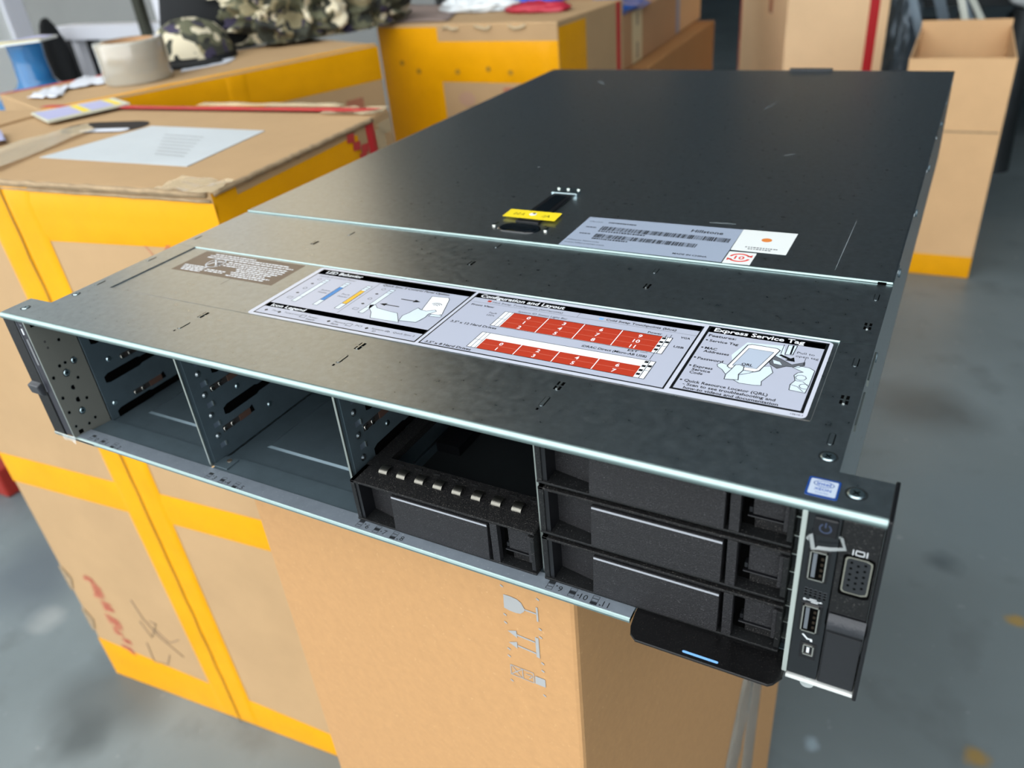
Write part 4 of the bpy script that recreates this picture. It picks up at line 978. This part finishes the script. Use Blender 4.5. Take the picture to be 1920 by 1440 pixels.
strip_on(LB, TL_, 't', [(230, LD-9), (LW-60, LD-9), (LW-60, LD+4), (230, LD+3)], CTAPE, Hh=LH+4.4, wr=1.5, nu=30)
# scuffed rim of the lid
mb = MB(TL_)
for (pa, pb) in (((2, -1), (LW-4, -1)), ((LW+1, 2), (LW+1, LD-40))):
    pts = [];
    for k in range(40):
        f = k/39; pts.append(Vector((pa[0]+(pb[0]-pa[0])*f, pa[1]+(pb[1]-pa[1])*f, LH-2+1.6*noise.noise(Vector((k*.8, 2, 1))))))
    mb.tube(pts, 2.6, CARDEDGE, 7)
mb.build('scuffed_lid_rim', LB)
mb = MB(TL_); G = []
for j in range(8):
    G.append([Vector((LW-60+i*9, -3+j*5-.5*i, LH+1.5+3.0*noise.noise(Vector((i*.9, j*.8, 7))))) for i in range(8)])
mb.grid(G, CTAPE); mb.build('crumpled_clear_tape', LB)
for (u0, v0, u1, v1, sd_) in ((255, LH-14, 272, LH-50, 1), (262, LH-8, 286, LH-22, 2)):
    G = [[Vector((LW+1.2+1.6*abs(noise.noise(Vector((i, j, sd_)))), u0+(u1-u0)*i/6, v0+(v1-v0)*j/5)) for i in range(7)] for j in range(6)]
    MB(TL_).grid(G, CTAPE).build('crumpled_clear_tape', LB)
for k, (uu, vv) in enumerate(((214, LH-20), (222, LH-34), (206, LH-10), (228, LH-26))):
    MB(TL_).poly([(LW+2.2, uu-7, vv-3), (LW+2.2, uu+6, vv-5), (LW+2.2, uu+8, vv+4), (LW+2.2, uu-5, vv+5)], mat('red_print', (186, 60, 56), .7)).build('red_print', LB)
G = [[Vector((LW-70+i*9, LD-34+j*8, LH+3+3.2*noise.noise(Vector((i*.9, j*.8, 17))))) for i in range(9)] for j in range(5)]
MB(TL_).grid(G, CTAPE).build('crumpled_clear_tape', LB)
for (ua, ub, dz_) in ((4, LW-6, 4.5), (60, LW-2, 8.0)):
    MB(TL_).tube([Vector((ua+(ub-ua)*k/30, -.4, LH-dz_+1.0*noise.noise(Vector((k*.6, dz_, 1))))) for k in range(31)], 1.6, CARDEDGE, 6).build('worn_board_layer', LB)
# prints on the front
mb = MB(TL_); rnd = random.Random(3)
pa, pb = uvf(168, 1085), uvf(250, 1228)
for k in range(11):
    f = k/10; u = pa[0]+(pb[0]-pa[0])*f; v = pa[1]+(pb[1]-pa[1])*f
    for j in range(3):
        uu, vv = u+rnd.uniform(-8, 8), v+rnd.uniform(-5, 5); s1_, s2_ = rnd.uniform(4, 11), rnd.uniform(2, 6)
        mb.poly([(uu-s1_, -.6-.02*j, vv-s2_), (uu+s1_, -.6-.02*j, vv-s2_), (uu+s1_*.8, -.6-.02*j, vv+s2_), (uu-s1_*.9, -.6-.02*j, vv+s2_)], REDPRINT)
mb.build('faded_red_print', LB)
pa, pb = uvf(268, 462), uvf(300, 500); mb = MB(TL_)
mb.poly([(pa[0], -.6, pa[1]), (pa[0]+2, -.6, pa[1]), (pb[0]+2, -.6, pb[1]), (pb[0], -.6, pb[1])], REDPRINT)
mb.build('faded_red_print', LB); mb = MB(TL_)
u, v = uvf(305, 470); text(mb, 'X', (u, -.7, v), REDPRINT, u=(1, 0, 0), v=(0, 0, 1), n=(0, -1, 0), h=22, bold=True)
mb.build('faded_red_print', LB)
mb = MB(TL_)
def pen(pts):
    q = [uvf(*p) for p in pts]; mb.tube([Vector((a, -.6, b)) for a, b in q], .7, FLUTE, 5)
pen([(245, 1125), (268, 1160), (300, 1195), (345, 1232)]); pen([(262, 1165), (285, 1195), (292, 1170), (280, 1165)]); pen([(275, 1205), (290, 1240), (315, 1245), (318, 1228)]); pen([(290, 1180), (318, 1205), (335, 1200)])
mb.build('pen_scribble', LB)
mb = MB(TL_)      # torn notch on the left edge
for px, py in ((142, 1090), (178, 1165)):
    mb = MB(TL_); u, v = uvf(px, py); mb.poly([(-1.5, -1, v-26), (7, -1.2, v-14), (14, -1.2, v+4), (5, -1.2, v+22), (-1.5, -1, v+26)], CARDEDGE); mb.build('torn_edge', LB)

# --- second taped box, behind it
d2 = Vector((.34, .94, 0)).normalized(); A2_ = Vector((-603, 554, -H))-d2*98
ang2 = math.degrees(math.atan2(-d2.x, d2.y))     # frame: y axis along d2
SW, SD, SH = 262, 552, 792
c2, s2 = math.cos(math.radians(ang2)), math.sin(math.radians(ang2))
T2 = frame(A2_-Vector((c2, s2, 0))*SW, ang2)
B2 = carton('cardboard_box', T2, SW, SD, SH, CARD, 'taped box behind the big left one, carrying the camouflage clothes and the tape roll')
strip_on(B2, T2, 'r', rect(0, SD, SH-58, SH-3), YTAPE, W=SW, wr=.8, nu=50)
strip_on(B2, T2, 'r', rect(0, 318, SH-260, SH-56), YTAPE, W=SW, wr=.8, nu=40)
strip_on(B2, T2, 'r', rect(262, 300, SH-200, SH-3), YTAPE, W=SW, lift=1.6, wr=1.2, nu=6, nv=20)
strip_on(B2, T2, 't', [(SW-22, 0), (SW-2, 0), (SW-2, SD), (SW-16, SD)], YTAPE, Hh=SH, nu=6, nv=20)
strip_on(B2, T2, 't', [(2, 0), (14, 0), (14, 300), (2, 300)], RTAPE, Hh=SH, nu=4, nv=20)
strip_on(B2, T2, 'r', rect(470, 505, SH-330, SH-80), REDPRINT, 'faded_red_print', W=SW, lift=.3, wr=0, nu=2, nv=8)

# --- third box, further back
A3 = Vector((-610, 1196, -H)); W3 = 416; T3 = frame(A3, -1.9)
B3 = carton('cardboard_box', T3, W3, 300, 795, CARD, 'pale box with a broad yellow corner band, behind the left rear of the server')
H3 = 795
strip_on(B3, T3, 'f', rect(2, 150, 0, H3-6), YTAPE, wr=1.2, nu=10, nv=30)
strip_on(B3, T3, 'f', rect(120, W3, H3-108, H3-32), YTAPE, wr=1.2, nu=30)
strip_on(B3, T3, 'r', rect(2, 118, 0, H3-10), YTAPE, W=W3, wr=.8, nu=6, nv=30)
strip_on(B3, T3, 'r', rect(262, 284, 0, H3-1), RTAPE, W=W3, nu=3, nv=10)
for k in range(3):
    mb = MB(T3); cx = 165+k*75; pts = [Vector((cx+12*i, -2, H3-8+3*math.sin(i*2+k))) for i in range(4)]; mb.tube(pts, 3, CTAPE, 6); mb.build('crumpled_clear_tape', B3)
mb = MB(T3)
for u, v, r_ in ((205, H3-140, 20), (232, H3-178, 9)):
    MB(T3).poly([(u+r_*math.cos(t), -.8, v+r_*.7*math.sin(t)) for t in [k*math.pi/8 for k in range(16)]], REDPRINT if r_ < 15 else mat('faint_print', (178, 142, 116), .8)).build('faded_print', B3)
mb = MB(T3); mb.poly([(292, -.8, H3-152), (350, -.8, H3-152), (350, -.8, H3-116), (292, -.8, H3-116)], REDPRINT); mb.build('faded_print', B3)
for u, v in ((55, H3-72), (95, H3-88), (190, H3-88), (262, H3-82), (312, H3-88)): MB(T3).poly([(u+6*math.cos(t), -2.6, v+5*math.sin(t)) for t in [k*math.pi/5 for k in range(10)]], mat('stain_ochre', (170, 124, 20), .6)).build('stain', B3)

# --- stack at the back: low long box with two boxes on it
p0 = at_z(1215, 128, -200); p1 = at_z(1340, 38, -200); dd = (p1-p0).normalized(); angE = math.degrees(math.atan2(-dd.x, dd.y))
cE, sE = math.cos(math.radians(angE)), math.sin(math.radians(angE))
WE = 420; AE = p0-dd*265; TE = frame(Vector((AE.x, AE.y, -H))-Vector((cE, sE, 0))*WE, angE); LEN = (p1-p0).length+265
BE = carton('cardboard_box', TE, WE, LEN, 600, CARDO, 'long orange-brown box at the bottom of the rear stack')
zE = -199
q0 = at_z(1178, 128, zE); q1 = at_z(1262, 68, zE); q2 = at_z(1338, 16, zE) if False else at_z(1333, 34, zE)
hE = (at_plane(1258, 0, q0, Vector((cE, sE, 0))).z-zE)
TU = frame(Vector((q0.x, q0.y, zE))-dd*150-Vector((cE, sE, 0))*360, angE); LU = (q1-q0).length+150
BU = carton('cardboard_box', TU, 360, LU, 128, CARDB, 'flat tan box with a cream label, front one on top of the rear stack')
strip_on(BU, TU, 'r', rect(185, 275, 2, 126), mat('cream_label', (206, 190, 150), .6), 'cream_label', W=360, wr=0, nu=2)
strip_on(BU, TU, 'r', rect(222, 240, 10, 50), mat('label_print_grey', (140, 126, 110), .6), 'label_print', W=360, lift=1.2, wr=0, nu=2)
strip_on(BU, TU, 'r', rect(222, 240, 90, 118), mat('label_print_grey', (140, 126, 110), .6), 'label_print', W=360, lift=1.2, wr=0, nu=2)
TU2 = frame(Vector((q1.x, q1.y, zE))+dd*14-Vector((cE, sE, 0))*360, angE)
BU2 = carton('cardboard_box', TU2, 360, (q2-q1).length-10, 330, CARDL, 'pale box with a blue-grey edge, rear one on top of the rear stack')
strip_on(BU2, TU2, 'r', rect(0, 62, 2, 328), mat('blue_grey_tape', (140, 148, 168), .5), W=360, wr=0, nu=2)

# --- tall box
yT = 2600.; cT = at_y(1470, 100, yT); angT = 30.; cc, ss = math.cos(math.radians(angT)), math.sin(math.radians(angT))
def hit(px, dirv):
    d = ray(px, 60); # plan intersection
    # CP + t d = cT + w dirv in x,y
    det = d.x*(-dirv[1])-(-dirv[0])*d.y
    t = ((cT.x-CP.x)*(-dirv[1])-(-dirv[0])*(cT.y-CP.y))/det
    return (CP.x+t*d.x-cT.x)*dirv[0]+(CP.y+t*d.y-cT.y)*dirv[1]
WT = hit(1662, (cc, ss)); DT = hit(1386, (-ss, cc))
TT = frame(Vector((cT.x, cT.y, -H)), angT)
BT = carton('cardboard_box', TT, WT, DT, 1050, PALEC, 'tall pale box with a red vertical stripe, standing behind the server')
strip_on(BT, TT, 'f', rect(WT*.80, WT*.90, 0, 1048), RTAPE, nu=3, nv=10, wr=.3)
strip_on(BT, TT, 'l', rect(DT*.28, DT*.36, 600, 1040), REDPRINT, 'faded_red_print', nu=2, nv=10, wr=0)
strip_on(BT, TT, 'l', rect(DT*.96, DT*.99, 0, 1040), RTAPE, nu=2, nv=10, wr=0)

# --- open box at the right
f0, f1 = Vector((334, 2098, -H)), Vector((568, 2104, -H)); OZ = H-231
wv = (f1-f0).normalized(); angO = math.degrees(math.atan2(wv.y, wv.x)); OW = (f1-f0).length; OD = 500; TO = frame(f0, angO)
BO = thing('open_cardboard_box', TO @ Vector((OW/2, OD/2, 0)), 'tall open-topped box with yellow tape around its foot, right of the server', 'box')
mb = MB(TO); t_ = 5
mb.box(0, OW, 0, t_, 0, OZ, CARDL); mb.box(0, OW, OD-t_, OD, 0, OZ+18, CARDL); mb.box(0, t_, t_, OD-t_, 0, OZ, CARDL); mb.box(OW-t_, OW, t_, OD-t_, 0, OZ, CARDL); mb.box(0, OW, 0, OD, 0, t_, CARDB)
mb.build('cardboard_body', BO, bevel=1)
strip_on(BO, TO, 'f', rect(0, OW, 2, 62), YTAPE, wr=.8)
strip_on(BO, TO, 'f', rect(20, 70, 40, 82), YTAPE, lift=2.2, wr=1.2, nu=6)
strip_on(BO, TO, 'r', rect(0, OD, 2, 62), YTAPE, W=OW, wr=.5)
mb = MB(TO); mb.box(OW*.02, OW*.98, -1.2, 0, 392, 396, CARDEDGE); mb.build('fold_line', BO)

# ============================================================ things on the boxes
def blob(name, c, rx, ry, rz, m, amp=.3, fr=2.2, seed=0, sub=5, flat=True, rot=0, ridge=False):
    import bmesh
    bm = bmesh.new(); bmesh.ops.create_icosphere(bm, subdivisions=sub, radius=1)
    for v in bm.verts:
        n = v.co.normalized(); q = n*fr+Vector((seed*3.1, seed*1.7, 0))
        a = noise.noise(q)*.6+noise.noise(q*2.3)*.35+noise.noise(q*5)*.18
        if ridge: a = (1-abs(noise.noise(q*1.3))*2.4)*.5-.2+(.5-abs(noise.noise(q*3.1)))*.45
        v.co = n*(1+amp*a)
        if flat and v.co.z < -.25: v.co.z = -.25+(v.co.z+.25)*.08
    cr, sr = math.cos(rot), math.sin(rot)
    mb = MB(); zmin = min(v.co.z for v in bm.verts)
    mb.add([(c[0]+v.co.x*rx*cr-v.co.y*ry*sr, c[1]+v.co.x*rx*sr+v.co.y*ry*cr, c[2]+(v.co.z-zmin)*rz) for v in bm.verts], [[v.index for v in f.verts] for f in bm.faces], m, True)
    bm.free(); return mb.build(name, org=Vector(c))
z2_ = -H+SH
# camouflage jacket heap
pj = at_z(580, 78, -8)+Vector((-42, 92, 0)); pj.z = -H+SH+1
jk = blob('camouflage_jacket', pj, 100, 168, 118, CAMO, .55, 2.6, 2, 6, rot=math.radians(ang2), ridge=True)
tag(jk, 'crumpled camouflage jacket heaped on the taped box at the rear', 'jacket')
# camouflage cap
def cap(name, c, r, hh, m, mband, bill_dir, label, patch=False):
    t = thing(name, c, label, 'cap')
    mb = MB(); prof = [(r*.02, hh), (r*.35, hh*.97), (r*.65, hh*.84), (r*.86, hh*.6), (r*.97, hh*.3), (r, 0)]
    n = 32; vs = []
    for k, (rr, z) in enumerate(prof):
        row = []
        for i in range(n+1):
            a = 2*math.pi*(i % n)/n; dn = 1+.10*noise.noise(Vector((math.cos(a)*1.5, math.sin(a)*1.5, z/hh+r*.1)))
            row.append(Vector((c[0]+rr*dn*math.cos(a), c[1]+rr*dn*math.sin(a), c[2]+z*dn)))
        vs.append(row)
    mb.grid(vs, m); mb.build('crown', t)
    mb = MB(); n = 14; rows = []
    for j in range(5):
        q = j/4; row = []
        for i in range(n+1):
            a = bill_dir+math.radians(-62+124*i/n); rr = r*(.97+q*.62*math.cos((a-bill_dir)*.9)); row.append(Vector((c[0]+rr*math.cos(a), c[1]+rr*math.sin(a), c[2]+2+3*(1-q)-4*abs(math.sin(a-bill_dir))*q)))
        rows.append(row)
    mb.grid(rows, mband); o = mb.build('brim', t); s = o.modifiers.new('s', 'SOLIDIFY'); s.thickness = .003
    mb = MB(); mb.cyl((c[0], c[1], c[2]), r*1.01, (0, 0, hh*.16), mband, n=32, caps=False); mb.build('sweatband', t)
    return t
pc = at_z(385, 116, z2_); pc = Vector((pc.x-45, pc.y+20, z2_+.5))
cap('camouflage_hat', pc, 72, 66, CAMO, BLKCLOTH, math.radians(-75), 'camouflage cap with a black brim on the taped box, left of the jacket')
pb_ = Vector((pc.x-88, pc.y+150, z2_+.5))
bc = cap('black_hat', pb_, 104, 165, BLKCLOTH, BLKCLOTH, math.radians(150), 'black cap with a small camouflage patch, behind the camouflage cap')
mb = MB()
dv_ = (Vector((CP.x, CP.y, 0))-Vector((pb_.x, pb_.y, 0))).normalized(); sd = Vector((-dv_.y, dv_.x, 0))
rows = []
for j in range(4):
    rows.append([pb_+dv_*(104-j*2.5)+sd*(-14+12*i)+Vector((0, 0, 88+j*14)) for i in range(3)])
mb.grid(rows, CAMO); mb.build('patch', bc)
# tape roll
pt = at_z(252, 160, z2_)+Vector((-28, 34, 0)); R_ = 52; tr = thing('packing_tape_roll', (pt.x, pt.y, z2_+.5), 'thick roll of clear packing tape standing flat on the rear taped box', 'tape roll')
mb = MB(); mb.lathe((pt.x, pt.y, z2_+.5), [(39, 0), (R_, 0), (R_+.6, 4), (R_, 30), (R_+.6, 56), (R_, 60), (39, 60)], TAPEROLL, n=40); mb.build('tape', tr)
mb = MB(); mb.lathe((pt.x, pt.y, z2_+.5), [(38.8, 0), (38.8, 60), (36, 60), (36, 0)], CARDB, n=40, closed=True); mb.build('core', tr)
# papers
def sheet(name, quad, z, m, label, cat='paper', amp=2.0, n=8, seed=0, group=None, th=.4):
    P_ = [at_z(*q, z) for q in quad]; G = []
    for j in range(n+1):
        G.append([(P_[0]*(1-i/n)+P_[1]*(i/n))*(1-j/n)+(P_[3]*(1-i/n)+P_[2]*(i/n))*(j/n)+Vector((0, 0, .8+amp*(.6+noise.noise(Vector((i*.7, j*.5, seed)))))) for i in range(n+1)])
    mb = MB(); mb.grid(G, m); o = mb.build(name); s = o.modifiers.new('s', 'SOLIDIFY'); s.thickness = th/1000; return tag(o, label, cat, group)
sheet('paper_sheet', [(338, 136), (428, 119), (445, 108), (352, 120)], z2_, PAPER, 'small white paper slip on the taped box, in front of the camouflage cap', amp=1, seed=1)
sheet('paper_sheet', [(52, 187), (110, 187), (135, 163), (88, 170)], z2_, PAPER, 'crumpled white paper beside the blue water jug, left part', amp=5, seed=2)
sheet('paper_sheet', [(118, 172), (206, 158), (190, 150), (158, 145)], z2_, PAPER, 'crumpled white paper against the foot of the tape roll', amp=5, seed=3)
zt3 = -3
ss_ = thing('sticker_sheet', at_z(150, 215, zt3), 'folded strip of white stickers with yellow bands, lying on the big left box', 'stickers')
Q_ = [at_z(*q, zt3) for q in ((93, 238), (246, 203), (214, 193), (62, 222))]
mb = MB(); mb.extr([p+Vector((0, 0, 4.4)) for p in Q_], (0, 0, 2.6), mat('sticker_backing', (206, 208, 190), .5)); mb.build('backing', ss_)
mb = MB()
def qi(a, b): return (Q_[0]*(1-a)+Q_[1]*a)*(1-b)+(Q_[3]*(1-a)+Q_[2]*a)*b+Vector((0, 0, 7.2))
for a0_, a1_, mm in ((.02, .44, mat('lavender_print', (176, 178, 214), .5)), (.44, .53, YELLAB), (.55, .84, mat('lavender_print', (176, 178, 214), .5)), (.84, .93, YELLAB)):
    mb.poly([qi(a0_, .08), qi(a1_, .08), qi(a1_, .92), qi(a0_, .92)], mm)
mb.build('printed_stickers', ss_)
sheet('paper_sheet', [(-30, 272), (12, 264), (2, 245), (-35, 252)], 1.6, mat('lavender_print', (176, 178, 214), .5), 'lavender card corner at the left edge of the big box lid', amp=1.0, seed=4)
# plastic on the third box
pz = at_z(940, 30, -5)
o = blob('plastic_bag', at_z(880, 24, -4)+Vector((0, 40, 0)), 90, 45, 24, WHITEBAG, .5, 3, 5, 4); tag(o, 'crumpled white clear plastic bag on the pale yellow-banded box', 'plastic bag')
o = blob('plastic_bag', at_z(965, 8, -4)+Vector((0, 30, 0)), 110, 60, 22, BLUEBR, .3, 2, 6, 4); tag(o, 'bright blue plastic bag on the pale yellow-banded box', 'plastic bag')
o = blob('plastic_bag', at_z(1000, 24, -4)+Vector((0, 25, 0)), 70, 36, 14, REDBAG, .3, 2, 7, 4); tag(o, 'red plastic wrapper at the front of the pale yellow-banded box', 'plastic wrapper')
sheet('cardboard_sheet', [(695, 45), (840, 40), (870, 12), (700, 8)], -4.5, mat('mauve_card', (150, 132, 124), .7), 'loose mauve-brown card lying on the pale yellow-banded box', 'cardboard', amp=2, seed=8)
# blue bag on the rear stack
pq = (TU @ Vector((300, 220, 128)))
o = blob('plastic_bag', (pq.x, pq.y, pq.z), 70, 210, 26, BLUEBAG, .3, 2, 9, 5, rot=math.radians(angE)); tag(o, 'dark blue plastic bag on the flat labelled box of the rear stack', 'plastic bag')

# ============================================================ upper left: jug, backpack, table
pj_ = at_z(66, 178, -40); jd = thing('water_jug', (pj_.x, pj_.y, -H), 'translucent blue water jug with a tall neck, standing behind the boxes at the left', 'water jug')
mb = MB(); bx = (pj_.x-12, pj_.y+20)
sc = 1.0
JZ = 48
mb.lathe((bx[0], bx[1], 0), [(0.5, -H+2), (120, -H+2), (132, -H+20), (132, JZ-190), (128, JZ-150), (112, JZ-118), (84, JZ-96), (52, JZ-82), (36, JZ-74), (30, JZ-64), (28, JZ-30), (29.5, JZ-10), (29.5, JZ), (0.5, JZ)], JUG, n=36); mb.build('bottle', jd)
cd = Vector((bx[0]+4, bx[1], JZ+1)); 
mb = MB(); mb.add([cd+Vector(p) for p in ((-78, -30, 0), (-8, -58, 0), (62, -10, 2), (50, 34, 3), (-12, 44, 2), (-14, 0, 1))], [(0, 1, 2, 3, 4, 5)], WHITELAB)
o = mb.build('sticker_pack'); s = o.modifiers.new('s', 'SOLIDIFY'); s.thickness = .004; tag(o, 'pack of white stickers with a yellow edge lying on the jug neck', 'stickers')
mb = MB(); mb.poly([cd+Vector(p)+Vector((0, 0, .6)) for p in ((-6, -54, 0), (60, -10, 2), (56, 4, 2.2), (-9, -38, 1))], YELLAB); mb.poly([cd+Vector(p)+Vector((0, 0, .6)) for p in ((-10, -36, 1), (54, 6, 2.4), (46, 30, 3), (-10, 36, 2))], mat('lavender_print', (176, 178, 214), .5))
q = mb.build('print', o)
yb = 1500
# white bench with a dark leg post
pA, pB = at_y(103, 50, 1700), at_y(312, 45, 1700)
tb = thing('white_bench', ((pA.x+pB.x)/2, 1950, -H), 'white bench edge behind the tape roll, in front of the grey wall', 'table')
mb = MB(); mb.box(pA.x, pB.x, 1700, 1765, pA.z-46, pA.z, WHITEP); mb.build('bench_top', tb, bevel=3)
for x in (pA.x+40, pB.x-60):
    mb = MB(); mb.box(x, x+30, 1715, 1750, -H, pA.z-46, WHITEP); mb.build('leg', tb)
zt_ = pA.z
pa, pb2 = at_y(262, 0, 1690), at_y(277, 55, 1690)
mb = MB(); mb.extr([(pb2.x-18, 1690, zt_-44), (pb2.x+14, 1690, zt_-44), (pb2.x+14, 1690, zt_+500), (pb2.x-18, 1690, zt_+500)], (0, 24, 0), OLIVE); o = mb.build('metal_bar'); o.location.y -= .017
tag(o, 'dark upright metal bar standing against the white bench edge', 'bar')
pw = at_y(305, 20, 2300); mb = MB(); mb.box(pw.x-50, pw.x+170, 2300, 2340, -H, 1200, WHITEP); o = mb.build('trim_2'); o['kind'] = 'structure'
# wall behind the bench, height and warm tone shaped for its reflection in the steel
pg = at_y(60, 20, 3100); mb = MB(); mb.box(pg.x-200, -2320, 3100, 3180, -H, ZC, WALLREFL); o = mb.build('wall_rear_left'); o['kind'] = 'structure'
mb = MB(); mb.box(pg.x-200, -1700, 3070, 3100, -H, 480, mat('added_panel_grey', (134, 137, 136), .7, var=.06, vscale=2)); o = mb.build('wall_panel_added'); o['kind'] = 'structure'  # added panel keeps the seen part grey below the warm reflecting wall
# backpack
pk = at_y(128, 70, 1800); pl_ = at_y(78, 42, 1640)
bp_ = thing('backpack', (pk.x, 1760, pk.z-520), 'black backpack hanging under the white bench, beside the blue jug', 'backpack')
def part_blob(nm, c, rx, ry, rz, sd):
    o_ = blob(nm, c, rx, ry, rz, BLKCLOTH, .16, 1.4, sd, 4, flat=False); w_ = o_.location.copy(); o_.parent = bp_; o_.location = w_-bp_.location; return o_
part_blob('main_pocket', (pk.x+5, 1830, pk.z-335), 116, 80, 176, 4); part_blob('side_pocket', (pl_.x+22, 1640, pl_.z-330), 62, 44, 165, 5)
q = MB().box(pk.x-150, pk.x+100, 1600, 1960, -H, pk.z-352, mat('stool_grey', (90, 94, 98), .7)).build('crate', bevel=6); tag(q, 'grey crate holding up the black backpack', 'crate')
# red crate seen past the left edge
pr_ = at_z(8, 935, -H+10); 
mb = MB(); mb.box(pr_.x-160, pr_.x-5, pr_.y+10, pr_.y+190, -H, -H+70, mat('red_crate', (150, 40, 30), .5)); q = mb.build('storage_crate', bevel=6); tag(q, 'red crate on the floor at the far left edge', 'crate')

# ============================================================ upper right clutter
def rail(p, q, w_, m, y, label, cat='rail', group=None, y2=None):
    a = at_y(*p, y); b = at_y(*q, y if y2 is None else y2); b = Vector((b.x, b.y, b.z)); d = (b-a)
    b2 = a+d*((-385-a.z)/d.z); a2 = a-d*1.5
    n_ = Vector((1, 0, 0))*w_/2
    mb = MB(); mb.extr([a2-n_, b2-n_, b2+n_, a2+n_], (0, 14, 0), m); 
    mb.extr([a2-n_, b2-n_, b2-n_+Vector((w_*.15, 0, 0)), a2-n_+Vector((w_*.15, 0, 0))], (0, -10, 0), m)
    o = mb.build('metal_rail'); return tag(o, label, cat, group)
rail((1712, 0), (1728, 78), 24, RAILG, 2700, 'blue-grey metal rail leaning left of the open box', y2=2700)
rail((1762, 0), (1772, 48), 34, RAILG, 3020, 'broad grey metal rail leaning behind the open box', y2=3020)
rail((1803, 0), (1812, 48), 20, RAILW, 2780, 'cream metal rail behind the open box, left of the pair', y2=2780)
rail((1808, 0), (1826, 46), 14, RAILG, 2860, 'thin grey metal rail between the two cream ones', y2=2860)
rail((1824, 0), (1845, 46), 20, RAILW, 2940, 'white metal rail behind the open box, right of the pair', y2=2940)
q = MB().box(362, 574, 2640, 3050, -H, -388, DARKMET).build('scrap_bin', bevel=4); tag(q, 'dark metal bin behind the open box, holding the leaning rails', 'bin')
o = blob('bubble_wrap_bag', (at_y(1692, 40, 3300).x, 3300, -H), 70, 80, 300, GREYBAG, .3, 3, 12, 5, flat=False); tag(o, 'silvery grey plastic bag on the floor behind the server', 'plastic bag')
pw = at_y(1905, 0, 3150); mb = MB(); o = blob('white_plastic_bag', (pw.x+35, 3150, pw.z-26), 75, 70, 80, WHITEBAG, .15, 1.5, 13, 4, flat=False); tag(o, 'white rounded plastic bag above the open box at the right edge', 'plastic bag')
# dark shelving rack behind
rk = thing('storage_rack', (700, 3500, -H), 'dark metal rack filled with scrap behind the open box', 'rack')
for x in (150, 1500):
    mb = MB(); mb.box(x, x+50, 3400, 3450, -H, 1200, DARKMET); mb.box(x, x+50, 3900, 3950, -H, 1200, DARKMET); mb.build('upright', rk)
for z in (-560, -280, 20, 400):
    mb = MB(); mb.box(150, 1550, 3400, 3950, z, z+30, DARKMET); mb.build('shelf', rk)
rnd = random.Random(9)
LB_ = ('black', 'olive', 'slate grey', 'glossy black')
for k in range(8):
    x = 220+(k % 4)*170; z = (-530, -250)[k//4]; ww, hh = rnd.uniform(70, 130), rnd.uniform(120, 230)
    mb = MB(); mb.box(x, x+ww, 3420, 3800, z, z+hh, (DARKMET, OLIVE, mat('slate_plastic', (70, 80, 84), .5), BLKSM)[k % 4]); o = mb.build('equipment_case', bevel=3)
    tag(o, '%s equipment case %s from the left on the %s shelf of the rear rack' % (LB_[k % 4], ('first', 'second', 'third', 'fourth')[k % 4], ('lower', 'upper')[k//4]), 'equipment')
# stand of the white bag
mb = MB(); mb.cyl((pw.x+35, 3150, -H), 60, (0, 0, pw.z-26+H), DARKMET, n=20, r2=40); o = mb.build('metal_drum'); tag(o, 'dark drum under the white plastic bag at the right edge', 'drum')
